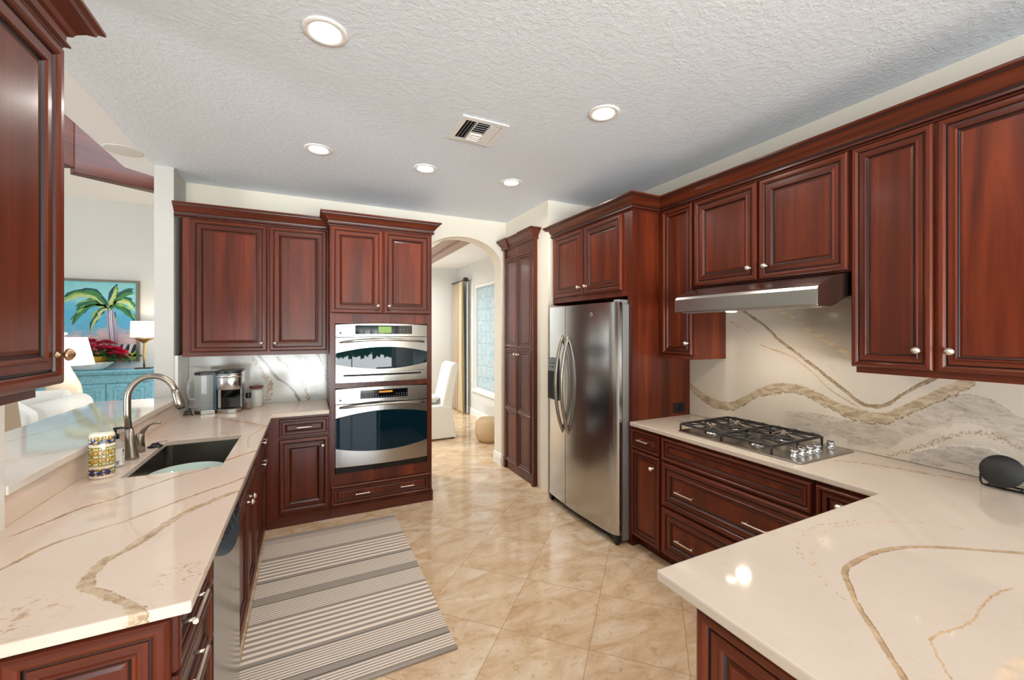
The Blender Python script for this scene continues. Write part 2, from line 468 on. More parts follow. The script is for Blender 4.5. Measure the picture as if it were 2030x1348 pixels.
M['splash_oven'] = veined('veined_backsplash_pale', (232, 229, 222), [
 (2,0,[(1.398,-.495),(1.292,-.432),(1.168,-.354),(1.075,-.310),(.926,-.335)],.024,(150,112,70),dict(broken=.4,fine=.06,a=.8)),
 (2,0,[(1.40,-.45),(1.366,-.419),(1.243,-.328),(1.149,-.262),(1.051,-.154),(.937,-.086),(.874,-.072)],.015,(108,88,64),dict(lo=.8,edge=1,ew=.004,fine=.02)),
 (2,0,[(1.40,-.31),(1.355,-.275),(1.237,-.168),(1.156,-.1),(1.043,-.03),(.899,.005)],.016,(150,122,86),dict(broken=.42,fine=.05)),
 (2,0,[(1.40,-.13),(1.35,-.07),(1.278,0),(1.149,.06),(.929,.06)],.05,(186,184,176),dict(edge=-1,ew=.003,ec=(150,140,120),fine=.03,a=.8)),
 (2,0,[(1.40,.06),(1.346,.084),(1.192,.149),(1.08,.163)],.014,(140,118,88),dict(fine=.03)),
], .12)
M['counter_left'] = veined('veined_counter_sink', SLAB, [
 (1,0,[(1.90,-.875),(1.912,-.867),(1.984,-.822),(2.099,-.760),(2.167,-.682),(2.203,-.662),(2.295,-.595),(2.384,-.514),(2.429,-.445),(2.49,-.40)],.009,(140,102,62),dict(end=.05,fine=.012,wob=.03)),
 (1,0,[(1.60,-.80),(1.678,-.762),(1.780,-.715),(1.847,-.644),(1.893,-.569),(1.971,-.499),(2.036,-.439),(2.089,-.383),(2.147,-.321),(2.23,-.25)],.011,(160,122,80),dict(end=.03,fine=.015,wob=.04)),
 (1,0,[(1.232,-.345),(1.275,-.368),(1.329,-.411),(1.391,-.465),(1.466,-.523),(1.523,-.535),(1.597,-.526),(1.655,-.488),(1.754,-.455),(1.861,-.413),(1.941,-.355),(2.05,-.25)],.019,(158,126,88),dict(end=.01,fine=.03,wob=.04,edge=1,ew=.003,ec=(136,100,58),c2=(206,180,144))),
 (1,0,[(2.42,-.45),(2.481,-.413),(2.544,-.380),(2.606,-.326),(2.69,-.25)],.012,(158,112,66),dict(fine=.03)),
 (1,0,[(3.30,-.25),(3.390,-.303),(3.624,-.479),(3.880,-.672),(4.1,-.9)],.022,TAN,dict(broken=.4,fine=.06)),
 (1,0,[(2.75,-.25),(2.95,-.33),(3.2,-.30),(3.4,-.25)],.006,TAN,dict(fine=.02,a=.7)),
], .06, speck=[(-.31,1.42,.09,60,.8),(-.62,1.36,.14,40,.7),(-.50,3.18,.12,50,.6)])
M['bar'] = veined('veined_bar_top', (222, 212, 200), [
 (1,0,[(2.0,-1.05),(2.15,-1.12),(2.3,-1.1),(2.42,-.98),(2.45,-.9)],.02,(196,172,140),dict(fine=.03)),
 (1,0,[(2.4,-1.38),(2.8,-1.25),(3.3,-1.15),(3.9,-1.0)],.004,(170,150,120),dict(fine=.01)),
], .05)
M['counter_right'] = veined('veined_counter_cooktop', (205, 190, 175), [
 (0,1,[(.95,.325),(1.001,.363),(1.017,.376),(1.070,.423),(1.127,.472),(1.182,.520),(1.268,.583),(1.318,.614),(1.369,.629),(1.457,.632),(1.547,.629),(1.645,.605),(1.748,.554),(1.827,.497),(1.919,.435),(2.1,.30)],.0095,(160,134,104),dict(end=.01,fine=.010,wob=.014,soft=.85,lo=.8,edge=-1,ew=.003,ec=(136,98,54))),
 (0,1,[(1.20,.56),(1.254,.645),(1.316,.697),(1.436,.745),(1.576,.772),(1.729,.734),(1.862,.684),(1.940,.615),(2.0,.52)],.008,(176,128,72),dict(broken=.5,fine=.05,wob=.05,bs=60)),
 (0,1,[(1.16,.5),(1.186,.549),(1.230,.63),(1.280,.693),(1.324,.737),(1.407,.775),(1.534,.807),(1.659,.784),(1.8,.74)],.007,(160,112,60),dict(broken=.52,fine=.05,wob=.05,bs=60)),
 (0,1,[(1.05,.29),(1.099,.336),(1.166,.381),(1.215,.403),(1.283,.395),(1.354,.386),(1.437,.394),(1.522,.399),(1.650,.386)],.0035,(170,140,104),dict(fine=.02,wob=.02)),
 (0,1,[(1.10,.26),(1.179,.290),(1.233,.296),(1.284,.291),(1.4,.25)],.02,(198,172,140),dict(fine=0,wob=.01,soft=.1,a=.5,lo=.9)),
 (1,0,[(.72,2.63),(.839,2.589),(.937,2.56),(1.06,2.50),(1.122,2.46),(1.19,2.40)],.022,(158,126,88),dict(broken=.42,fine=.06,wob=.06)),
 (1,0,[(2.0,2.5),(2.1,2.4),(2.2,2.45),(2.33,2.3)],.012,TAN,dict(broken=.4,fine=.05)),
], .06)

# ------------------------------------------------------------------ the room
CZ = 2.846; YW = 4.406; XW = 2.746
struct(MB().box(-6.6, 3.6, -3.7, 8.9, -.10, 0).build('floor', M['floor']))
# kitchen ceiling (textured), smooth soffit beyond the bar, dining ceiling
struct(MB().box(-1.06, 3.0, -3.7, 4.61, CZ, CZ+.12).build('ceiling', M['ceil']))
mb = MB()
mb.prism([(-1.06, -3.7), (-1.28, -3.7), (-1.28, 4.204), (-1.06, 4.44)], CZ, CZ+.12, 'ao')
struct(mb.build('ceiling_soffit', M['ceil_smooth']))
struct(MB().box(-6.6, -.94, -3.7, 8.9, 3.62, 3.72).build('ceiling_living', M['ceil_smooth']))
struct(MB().box(-.94, 3.6, 4.61, 8.4, CZ, CZ+.12).build('ceiling_dining', M['ceil_smooth']))
# arch wall
def arch_wall():
    x0, x1, zs, zt = 1.09, 2.027, 2.33, 2.632
    poly = [(-1.06, 0), (-1.06, CZ), (3.0, CZ), (3.0, 0), (x1, 0)]
    n = 20; cx, rx = (x0+x1)/2, (x1-x0)/2
    for i in range(n+1):
        t = math.pi*i/n; poly.append((cx+rx*math.cos(t), zs+(zt-zs)*math.sin(t)))
    poly.append((x0, 0))
    b = MB(); y0, y1 = YW, YW+.20
    # strips either side of the opening and above it
    b.box(-1.06, x0, y0, y1, 0, CZ); b.box(x1, 3.0, y0, y1, 0, CZ)
    for i in range(n):
        t0, t1 = math.pi*i/n, math.pi*(i+1)/n
        a0, z0 = cx+rx*math.cos(t0), zs+(zt-zs)*math.sin(t0); a1, z1 = cx+rx*math.cos(t1), zs+(zt-zs)*math.sin(t1)
        b.prism([(a0, z0), (a0, CZ), (a1, CZ), (a1, z1)], y0, y1, 'az')
    return b.build('wall_back', M['wall'])
struct(arch_wall())
struct(MB().box(XW, XW+.12, -3.7, 4.406, 0, CZ).build('wall_right', M['wall']))
struct(MB().box(2.086, XW, 3.45, YW, 0, CZ).build('wall_pantry', M['wall']))
struct(MB().box(-1.06, -.94, 4.05, YW, 0, CZ).build('wall_partition', wall_mat('wall_white_dimmed', (198, 194, 188))))  # same white paint, darkened to offset strong light on the column
struct(MB().box(-1.06, -.925, -.6, 1.975, 0, CZ).build('wall_left', M['wall_white']))
struct(MB().box(-1.06, -.94, 1.975, 4.05, 0, 1.026).build('wall_half', M['wall_white']))
struct(MB().box(-6.6, -.94, 8.62, 8.8, 0, 3.62).build('wall_living', M['wall_white']))
struct(MB().box(-1.06, -.94, 4.606, 5.1, 0, 3.62).box(-1.06, -.94, 5.1, 8.62, 2.6, 3.62).build('wall_between', M['wall_white']))
# dining room shell: window wall with an opening for the glass blocks, end wall
b = MB(); WX = 2.756
b.box(WX, WX+.2, 4.606, 5.30, 0, CZ); b.box(WX, WX+.2, 7.22, 8.40, 0, CZ)
b.box(WX, WX+.2, 5.30, 7.22, 0, .47); b.box(WX, WX+.2, 5.30, 7.22, 2.42, CZ)
struct(b.build('wall_dining_right', M['wall_white']))
struct(MB().box(-.94, WX+.2, 8.23, 8.4, 0, CZ).build('wall_dining_end', M['wall_white']))
# rear wall with three wide glazed openings behind the camera, side wall of the living room
b = MB()
b.box(-6.6, 3.0, -3.85, -3.7, 2.45, 3.62)
for x0, x1 in ((-6.6, -2.2), (2.5, 3.0)): b.box(x0, x1, -3.85, -3.7, 0, 2.45)
struct(b.build('wall_rear', M['wall_white']))
b = MB(); b.box(-6.75, -6.6, -3.85, 8.8, 2.4, 3.72); b.box(-6.75, -6.6, -3.85, -1.5, 0, 2.4); b.box(-6.75, -6.6, 0.3, 8.8, 0, 2.4)
struct(b.build('wall_living_side', M['wall_white']))
for i, (x0, x1) in enumerate(((-2.2, 2.5),)):
    b = MB(); n = 3
    for k in range(n+1):
        x = x0+(x1-x0)*k/n; b.box(x-.03, x+.03, -3.82, -3.75, .04, 2.42)
    b.box(x0, x1, -3.82, -3.75, 0, .05); b.box(x0, x1, -3.82, -3.75, 2.39, 2.45)
    struct(b.build('window_%d' % (i+2), M['trim']))
# shrubs outside the rear glazing
b = MB()
for k in range(22):
    x = -13+k*1.15; r = random.uniform(.5, .9)
    b.lathe([(0, 0), (r, .3), (r*1.1, .9), (r*.7, 1.5), (0, 1.9)], (x, -18+random.uniform(-.5, .5), -.1), 9)
hd = b.build('hedge', simple('hedge_green', (44, 78, 40), .9)); tag(hd, 'green hedge outside the glazed doors behind the viewer', 'hedge', kind='stuff')
# arch base boards, dining window sill
BBP = [(0, 0), (.016, 0), (.016, .085), (.012, .10), (.006, .125), (0, .13)]
struct(MB().sweep([(2.027, YW+.2), (2.027, YW), (2.086, YW)], BBP, [(-1, 0), (0, -1)]).build('baseboard_arch', M['trim']))
struct(MB().sweep([(WX, 4.61), (WX, 8.23)], BBP, [(-1, 0)]).build('baseboard_dining', M['trim']))
struct(MB().sweep([(1.03, YW), (1.09, YW), (1.09, YW+.2)], BBP, [(0, -1), (1, 0)]).build('baseboard_oven', M['trim']))

# glass block window
def glass_blocks():
    b = NB('glass_blocks'); p = b.pos(); x, y, z = b.sep(p)
    n = b.noise(b.mapping(p, (1, 30, 9)), 1, 3, .6, 1.2)
    b.set('Base Color', b.ramp(n, [(.3, c4((196, 222, 232))), (.6, c4((240, 248, 252)))])).set('Roughness', .2)
    tr = b.node('ShaderNodeBsdfTranslucent', [b.ramp(n, [(.35, c4((196, 220, 232))), (.62, c4((246, 250, 252)))])])
    ms = b.node('ShaderNodeMixShader', [.73, b.b.outputs[0], tr.outputs[0]])
    b.l.new(ms.outputs[0], b.n['Material Output'].inputs[0])
    b.bump(n, .5, .01)
    return b.m
b = MB(); g = MB(); ny, nz = 9, 9
y0, y1, z0, z1 = 5.36, 7.166, .53, 2.365
for i in range(ny):
    for j in range(nz):
        a, c = y0+(y1-y0)*i/ny, z0+(z1-z0)*j/nz
        g.box(WX+.06, WX+.14, a+.005, a+(y1-y0)/ny-.005, c+.005, c+(z1-z0)/nz-.005)
b.box(WX+.085, WX+.115, y0, y1, z0, z1)
win = struct(MB().box(WX-.03, WX+.2, 5.26, 7.26, .455, .50).box(WX+.02, WX+.16, 5.30, 5.36, .50, 2.42).box(WX+.02, WX+.16, 7.166, 7.22, .50, 2.42)
   .box(WX+.02, WX+.16, 5.36, 7.166, 2.365, 2.42).box(WX+.02, WX+.16, 5.36, 7.166, .50, .53).build('window_1', M['trim']))
gm = glass_blocks()
g.build('glass_blocks', gm, win, bevel=.008); b.build('mortar', M['trim'], win)

# wooden tray-ceiling beams over the living room, dining tray trim
def beam(p0, p1, w, z0, z1, label, name='ceiling_beam'):
    d = Vector((p1[0]-p0[0], p1[1]-p0[1], 0)).normalized(); n = Vector((-d.y, d.x, 0))*w
    poly = [p0, p1, (p1[0]+n.x, p1[1]+n.y), (p0[0]+n.x, p0[1]+n.y)]
    o = MB().prism(poly, z0, z1, 'ao').build(name, M['beam'], bevel=.006)
    return tag(o, label, 'beam', 'wooden beams over the living room')
beam((-1.62, 4.35), (-.96, 4.78), .10, 2.80, 3.40, 'short wooden ceiling beam running behind the white column')
beam((-1.62, 4.36), (-2.1, 3.0), -.16, 2.83, 3.45, 'thick wooden ceiling beam nearest the kitchen soffit')
beam((-2.05, 4.5), (-3.4, 3.9), .12, 2.96, 3.08, 'narrow far wooden beam seen under the thick beam')
o = MB().box(1.86, 2.02, 4.7, 8.1, CZ-.05, CZ).box(1.70, 1.86, 4.7, 8.1, CZ-.02, CZ).build('ceiling_trim', [simple('taupe_trim', (168, 140, 130), .5)])
tag(o, 'taupe tray ceiling trim seen through the arch', 'trim')

# ------------------------------------------------------------------ cabinet parts
FULL = [(0,0), (0,.012,'w'), (.003,.018), (.010,.0225), (.024,.0225), (.031,.019), (.0345,.0155), (.037,.010,'d'), (.041,.010,'d'), (.0425,.0135),
        (.062,.0135), (.0655,.0165), (.071,.0165), (.075,.012), (.0785,.0065,'d'), (.083,.0045,'d'), (.0855,.006), (.095,.0085)]
SLIM = [(i*.62, o, *k) for i, o, *k in FULL]
TINY = [(i*.50, o, *k) for i, o, *k in FULL]
WM = lambda: [M['wood'], M['woodh'], M['glaze']]

def knob(T, a, z, parent, mat='pewter', r=.0155, out=.02):
    b = MB(T)
    b.lathe([(.009, 0), (.009, .002), (.0055, .004), (.005, .014), (.008, .017), (r*.92, .020), (r, .0235), (r*.86, .028), (r*.55, .032), (r*.5, .033), (r*.25, .0355), (0, .036)],
            (a, out, z), 18, 'o', sa=1.12)
    return tag(b.build('knob', M[mat], parent), 'pale pewter knob' if mat == 'pewter' else 'bronze coloured knob')
def pull(T, a, z, parent, L=.105, out=.0135, mat='pewter', r=.0045):
    b = MB(T)
    b.tube([(a-L/2-.008, out+.03, z), (a-L/2, out+.03, z), (a+L/2, out+.03, z), (a+L/2+.008, out+.03, z)], [r*1.3, r, r, r*1.3], 10)
    for s in (-1, 1):
        b.tube([(a+s*L*.46, out-.002, z), (a+s*L*.46, out+.03, z)], r*.9, 8)
    return tag(b.build('handle', M[mat], parent), 'pale metal bar handle')
def door(T, a0, a1, z0, z1, parent, prof=FULL, name='door'):
    return MB(T).rings(a0, a1, z0, z1, prof).build(name, WM(), parent)

CROWN = [(.0005, 2.468), (.010, 2.468), (.012, 2.474), (.022, 2.480), (.022, 2.490), (.014, 2.494), (.016, 2.504), (.026, 2.512), (.040, 2.532), (.056, 2.548), (.064, 2.552), (.066, 2.560), (.076, 2.564), (.076, 2.575), (.0005, 2.575)]
def crown(path, normals, dz=0, scale=1.0):
    return MB().sweep(path, [(o*scale if o > 0 else o, z+dz) for o, z in CROWN], normals, mats=[0,0,1,0,1,1,0,0,0,0,1,0,0,0,0])

# --- oven tower
t = thing('oven_cabinet', 'tall cherry cabinet housing the two stainless ovens', 'cabinet', (.60, 4.1, 0))
T = frame('-Y', 3.80)
b = MB()
b.box(.163, .200, 3.80, YW-.005, 0, 2.50); b.box(.990, 1.033, 3.80, YW-.005, 0, 2.50)
b.box(.200, .990, 3.80, YW-.005, 1.640, 1.725); b.box(.200, .990, 3.80, YW-.005, 1.087, 1.131); b.box(.200, .990, 3.80, YW-.005, .265, .362)
b.box(.200, .990, 3.80, YW-.005, 2.46, 2.50); b.box(.200, .990, 4.34, YW-.005, .362, 2.46); b.box(.200, .990, 3.80, YW-.005, 0, .09)
b.box(.200, .990, 3.82, YW-.005, 1.72, 1.735); b.box(.200, .990, 3.815, 4.3, .09, .265, 0)
b.box(.575, .605, 3.80, 3.85, 1.735, 2.46)
b.build('body', [M['wood']], t)
b = MB(); b.box(1.012, 1.040, 3.785, 3.83, 0, .10); b.build('plinth_block', M['wood'], t)
MB(T).box(.163, 1.012, 0, .012, 0, .075).build('plinth', M['woodh'], t)
crown([(.163, 3.98), (.163, 3.80), (1.033, 3.80), (1.033, YW-.005)], [(-1, 0), (0, -1), (1, 0)]).build('crown', [M['woodh'], M['glaze']], t)
d = door(T, .168, .590, 1.728, 2.464, t); knob(T, .547, 1.795, d)
d = door(T, .600, 1.020, 1.728, 2.464, t); knob(T, .643, 1.795, d)
d = door(T, .172, 1.020, .098, .262, t, SLIM, 'drawer'); pull(T, .42, .18, d); pull(T, .80, .18, d)

def bow(x, x0, x1, d=.03):
    u = (2*(x-x0)/(x1-x0)-1); return d*(1-u*u)
def bowed(T, x0, x1, zf0, zf1, o0, d, n=18, back=0.0):
    """front panel bowed out in plan with curved top/bottom outlines zf(x)"""
    b = MB(T); vs = []; fs = []
    for i in range(n+1):
        x = x0+(x1-x0)*i/n; o = o0+bow(x, x0, x1, d)
        vs += [(x, back, zf0(x)), (x, o, zf0(x)), (x, o, zf1(x)), (x, back, zf1(x))]
    for i in range(n):
        k = 4*i
        for a, c in ((0, 1), (1, 2), (2, 3), (3, 0)): fs.append((k+a, k+4+a, k+4+c, k+c))
    fs += [(0, 1, 2, 3), (4*n, 4*n+3, 4*n+2, 4*n+1)]
    return b.add(vs, fs)
def wall_oven(label, zb, zt, zc, h_arch, g0, g1, trimz, kind):
    x0, x1 = .205, .984
    T = frame('-Y', 3.80); cx = (x0+x1)/2
    t = thing('built_in_oven', label, 'oven', (cx, 4.0, zb), 'built-in ovens in the oven cabinet')
    MB(T).box(x0+.02, x1-.02, -.50, 0.002, zb+.01, zt-.02).build('body', M['black'], t)
    K = lambda c: (lambda x: c)
    A = lambda base, rise: (lambda x: base + rise*(1-(2*(x-x0)/(x1-x0)-1)**2))
    cp = bowed(T, x0, x1, K(zc), A(zt-.008, .012), .012, .022).build('control_panel', M['steel'], t)
    # display
    w0, w1 = (x0+.155, x0+.64) if kind == 'speed' else (x0+.195, x0+.60)
    zd0, zd1 = (zc+.022, zt-.012) if kind == 'speed' else (zc+.035, zt-.022)
    def strip(a, c, z0, z1, extra, mat, name, par):
        bb = MB(T); n = 8; vs = []; fs = []
        for i in range(n+1):
            x = a+(c-a)*i/n; o = .012+bow(x, x0, x1, .022)+extra
            vs += [(x, o-.004, z0), (x, o, z0), (x, o, z1), (x, o-.004, z1)]
        for i in range(n):
            k = 4*i
            for p, q in ((0, 1), (1, 2), (2, 3), (3, 0)): fs.append((k+p, k+4+p, k+4+q, k+q))
        fs += [(0, 1, 2, 3), (4*n, 4*n+1, 4*n+2, 4*n+3)]
        return bb.add(vs, fs).build(name, mat, par)
    dp = strip(w0, w1, zd0, zd1, .0015, M['blackgloss'], 'display', cp)
    if kind == 'speed': strip(w0+.19, w0+.30, zd0+.01, zd1-.01, .002, M['display'], 'screen', cp)
    else:
        strip(w0+.155, w0+.27, zd0+.045, zd1-.012, .002, M['amber'], 'screen', cp)
    bb = MB(T)
    cols = [w0+.02+.022*k for k in range(18)] if kind != 'speed' else [w0+.33+.028*k for k in range(5)]
    for xk in cols:
        for zk in ([zd0+.012, zd0+.03] if kind != 'speed' else [zd0+.02, zd0+.04]):
            if kind != 'speed' and .14 < xk-w0 < .29 and zk > zd0+.02: continue
            o = .012+bow(xk, x0, x1, .022)+.0018
            bb.box(xk-.005, xk+.005, o-.002, o+.0006, zk-.002, zk+.002)
    bb.build('oven_keys', simple('key_grey', (120, 124, 128), .5), cp)  # the panel's keys, small raised blocks kept in one mesh
    # badge disc at the left
    xl = x0+.038; o = .012+bow(xl, x0, x1, .022)
    bd = MB(T).lathe([(.0085, 0), (.0085, .0015), (.007, .002), (0, .002)], (xl, o, zc+.032), 16, 'o').build('badge', M['black'], cp)
    text_part('profile', 'lettering', M['black'], cp, .017, facing('-Y', (xl+.038, 3.80-(.012+bow(xl+.038, x0, x1, .022)+.0006), zc+.032)))
    # door
    zd = zb+(.085 if kind == 'speed' else .055)
    mid = (zc-.006+zd)/2
    dr = bowed(T, x0, x1, K(zd), K(zc-.006), .016, .030).build('door', M['steel'], t)
    gl = bowed(T, x0+.001, x1-.001, lambda x: g0+.045-.045*(1-(2*(x-x0)/(x1-x0)-1)**2), lambda x: g1-.05+.05*(1-(2*(x-x0)/(x1-x0)-1)**2), .0185, .0300, 24, .012).build('glass', M['ovenglass'], dr)
    # handle: long bowed bar
    hz = g1+.045; pts = []
    for i in range(15):
        u = i/14; x = x0+.03+(x1-x0-.06)*u
        pts.append((x, .030+bow(x, x0, x1, .062)+(.012 if 0 < i < 14 else -.012), hz-.005+.024*(1-(2*u-1)**2)))
    MB(T).tube(pts, [.006]+[.0105]*13+[.006], 12).build('handle', M['chrome'] if False else M['steel'], dr)
    if kind == 'speed':
        bt = bowed(T, x0, x1, K(zb), K(zd-.003), .012, .022).build('vent_trim', M['steel'], t)
        strip(x0+.06, x1-.055, zb+.052, zb+.068, .002, M['dark'], 'slot', bt)
    else:
        MB(T).box(x0+.004, x1-.004, 0, .012, zb, zd-.004).build('vent_trim', M['blackgloss'], t)
    return t
wall_oven('upper built-in stainless speed oven with green lit display', 1.135, 1.636, 1.527, 0, 1.245, 1.437, 0, 'speed')
wall_oven('lower built-in stainless oven with larger dark window', .366, 1.085, .955, 0, .535, .885, 0, 'oven')

# --- upper cabinet left of the ovens
t = thing('upper_cabinet', 'two-door cherry wall cabinet above the coffee maker', 'cabinet', (-.38, 4.2, 1.37))
T = frame('-Y', 4.06)
MB().box(-.885, .160, 4.06, YW-.004, 1.40, 2.50).box(-.885, .160, 4.066, YW-.004, 1.372, 1.40).build('body', M['wood'], t)
b = MB(); b.prism([(-.936, 4.20), (-.885, 4.066), (-.885, 4.30), (-.936, 4.30)], 1.385, 2.49, 'ao'); b.build('filler', M['wood'], t)
MB(T).box(-.885, .160, 0, .008, 1.372, 1.402).build('light_rail', M['woodh'], t)
crown([(-.938, 4.06), (.158, 4.06)], [(0, -1)]).build('crown', [M['woodh'], M['glaze']], t)
d = door(T, -.835, -.312, 1.407, 2.465, t); knob(T, -.352, 1.474, d)
d = door(T, -.296, .146, 1.407, 2.465, t); knob(T, -.252, 1.474, d)

# --- base cabinet left of the oven tower
t = thing('base_cabinet', 'narrow cherry base cabinet between sink run and ovens', 'cabinet', (-.06, 4.1, 0))
T = frame('-Y', 3.80)
MB().box(-.300, .160, 3.80, YW-.004, 0, .884).build('body', M['wood'], t)
MB(T).box(-.300, .160, 0, .012, 0, .075).build('plinth', M['woodh'], t)
d = door(T, -.212, .152, .716, .864, t, SLIM, 'drawer'); pull(T, -.03, .795, d, .1)
d = door(T, -.212, .152, .108, .700, t); knob(T, .105, .628, d)

# --- sink run (fronts face +X)
XL = -.312
t = thing('drawer_cabinet', 'cherry drawer cabinet with panelled end at near left', 'cabinet', (-.62, 1.5, 0))
MB().box(-.92, XL, 1.302, 1.690, 0, .884).build('body', M['wood'], t)
T = frame('+X', XL)
for z0, z1 in ((.725, .868), (.545, .715), (.345, .535), (.10, .335)):
    d = door(T, 1.300, 1.688, z0, z1, t, SLIM, 'drawer'); pull(T, 1.43, (z0+z1)/2+.01, d, .13, .0135, 'pewter', .0055)
TE = frame('-Y', 1.302)
door(TE, -.60, XL+.006, .09, .868, t, FULL, 'end_panel')
door(TE, -.915, -.61, .09, .868, t, FULL, 'end_panel')
MB(T).box(1.302, 1.69, 0, .006, 0, .085).build('plinth', M['woodh'], t)

t = thing('dishwasher', 'stainless dishwasher with bowed front in the sink run', 'dishwasher', (-.6, 1.99, 0))
T = frame('+X', -.31)
MB().box(-.90, -.312, 1.700, 2.272, .02, .880).build('body', M['black'], t)
def dwshape(y): u = 2*(y-1.705)/(2.267-1.705)-1; return 1-u*u
b = MB(T); n = 16; vs = []; fs = []
for i in range(n+1):
    y = 1.705+(2.267-1.705)*i/n; o = .022+.028*dwshape(y); zt = .815-.085*dwshape(y)
    vs += [(y, 0, .10), (y, o, .10), (y, o, zt), (y, 0, zt)]
for i in range(n):
    k = 4*i
    for p, q in ((0, 1), (1, 2), (2, 3), (3, 0)): fs.append((k+p, k+4+p, k+4+q, k+q))
fs += [(0, 1, 2, 3), (4*n, 4*n+1, 4*n+2, 4*n+3)]
b.add(vs, fs).build('door', M['steelv'], t)
b = MB(T); vs = []; fs = []
for i in range(n+1):
    y = 1.705+(2.267-1.705)*i/n; o = .020+.026*dwshape(y); zt = .812-.085*dwshape(y)
    vs += [(y, 0, zt+.003), (y, o+.004, zt+.003), (y, o-.016*dwshape(y), .872), (y, 0, .872)]
for i in range(n):
    k = 4*i
    for p, q in ((0, 1), (1, 2), (2, 3), (3, 0)): fs.append((k+p, k+4+p, k+4+q, k+q))
fs += [(0, 1, 2, 3), (4*n, 4*n+1, 4*n+2, 4*n+3)]
cp = b.add(vs, fs).build('control_panel', simple('blue_grey_panel', (62, 92, 108), .2, .3), t)
b = MB(T)
for k in range(11):
    if k in (4, 6): continue
    y = 1.80+k*.034; q = dwshape(y); z0 = .812-.085*q; zz = .868-.30*(.872-z0)
    for dz in (0, .013):
        f = (zz-dz-z0)/(.872-z0); o = (.024+.026*q)*(1-f)+(.020+.010*q)*f
        MB(T).box(y, y+.024, o-.002, o+.0025, zz-dz-.008, zz-dz+.001).build('button', M['black'], cp)
MB(T).box(1.705, 2.267, -.03, -.01, .0, .095).build('toe_plate', M['black'], t)

t = thing('sink_cabinet', 'cherry sink base cabinet with two knobbed doors', 'cabinet', (-.6, 2.6, 0))
T = frame('+X', XL)
MB().box(-.36, XL, 2.276, 3.008, 0, .884).box(-.92, -.36, 2.276, 2.296, 0, .884).box(-.92, -.36, 2.99, 3.008, 0, .66).box(-.92, -.36, 2.296, 2.99, 0, .10).build('body', M['wood'], t)
MB(T).box(2.276, 3.008, 0, .006, 0, .085).build('plinth', M['woodh'], t)
door(T, 2.280, 3.004, .730, .868, t, SLIM, 'false_front')
d = door(T, 2.280, 2.638, .10, .718, t); knob(T, 2.598, .665, d)
d = door(T, 2.646, 3.004, .10, .718, t); knob(T, 2.686, .665, d)

t = thing('drawer_cabinet', 'cherry drawer cabinet in the corner beyond the sink', 'cabinet', (-.6, 3.3, 0))
MB().box(-.36, XL, 3.012, 3.796, 0, .884).box(-.92, -.36, 3.20, 3.796, 0, .884).build('body', M['wood'], t)
MB(T).box(3.012, 3.79, 0, .006, 0, .085).build('plinth', M['woodh'], t)
for z0, z1 in ((.730, .868), (.575, .718)):
    d = door(T, 3.016, 3.66, z0, z1, t, SLIM, 'drawer'); pull(T, 3.40, (z0+z1)/2, d)
door(T, 3.016, 3.66, .10, .562, t)

# --- near upper cabinet at the left edge
t = thing('upper_cabinet', 'cherry wall cabinet cropped at the left edge of the view', 'cabinet', (-.75, 1.0, 1.41))
T = frame('+X', -.608)
MB().box(-.922, -.608, .20, 1.514, 1.437, 2.38).build('body', M['wood'], t)
MB().box(-.922, -.628, .20, 1.492, 1.408, 1.437).build('light_rail', M['woodh'], t)
d = door(T, .76, 1.530, 1.437, 2.335, t); knob(T, 1.490, 1.516, d, 'bronze', .0165)
d = door(T, .20, .75, 1.437, 2.335, t)
CR2 = [(.0005, 2.338), (.016, 2.336), (.018, 2.344), (.028, 2.350), (.028, 2.358), (.020, 2.364), (.022, 2.392), (.030, 2.400), (.036, 2.418), (.052, 2.442), (.066, 2.452), (.070, 2.468), (.082, 2.474), (.082, 2.488), (.0005, 2.488)]
CR2 = [(o, 2.338+(z-2.338)*.66) for o, z in CR2]
MB().sweep([(-.608, .20), (-.608, 1.514), (-.922, 1.514)], CR2, [(1, 0), (0, 1)]).build('crown', [M['woodh'], M['glaze']], t)

# --- pantry cabinet
t = thing('pantry_cabinet', 'tall narrow cherry pantry cabinet beside the arch', 'cabinet', (2.06, 4.01, 0))
PX = 2.052; T = frame('-X', PX)
MB().box(PX, 2.084, 3.665, 4.345, 0, 2.50).build('body', M['wood'], t)
for y0, y1 in ((3.655, 3.69), (4.32, 4.355)):
    MB().box(PX-.014, 2.084, y0, y1, .13, 2.50).box(PX-.020, 2.084, y0-.004, y1+.004, 0, .13).build('pilaster', M['wood'], t)
PCR = [(o, z+.035) for o, z in CROWN]
MB().sweep([(2.084, 4.36), (PX-.016, 4.36), (PX-.016, 4.24), (PX, 4.24), (PX, 3.80), (PX-.016, 3.80), (PX-.016, 3.65), (2.084, 3.65)], PCR,
   [(0, 1), (-1, 0), (0, -1), (-1, 0), (0, 1), (-1, 0), (0, -1)]).build('crown', [M['woodh'], M['glaze']], t)
for y0, y1, s in ((3.70, 3.998, 1), (4.012, 4.31, -1)):
    d = door(T, y0, y1, 1.395, 2.40, t, SLIM)
    d = MB(T).rings(y0, y1, .10, .70, SLIM).rings(y0, y1, .70, 1.375, SLIM).build('door', WM(), t)
    knob(T, y1-.03 if s > 0 else y0+.03, 1.32, d)

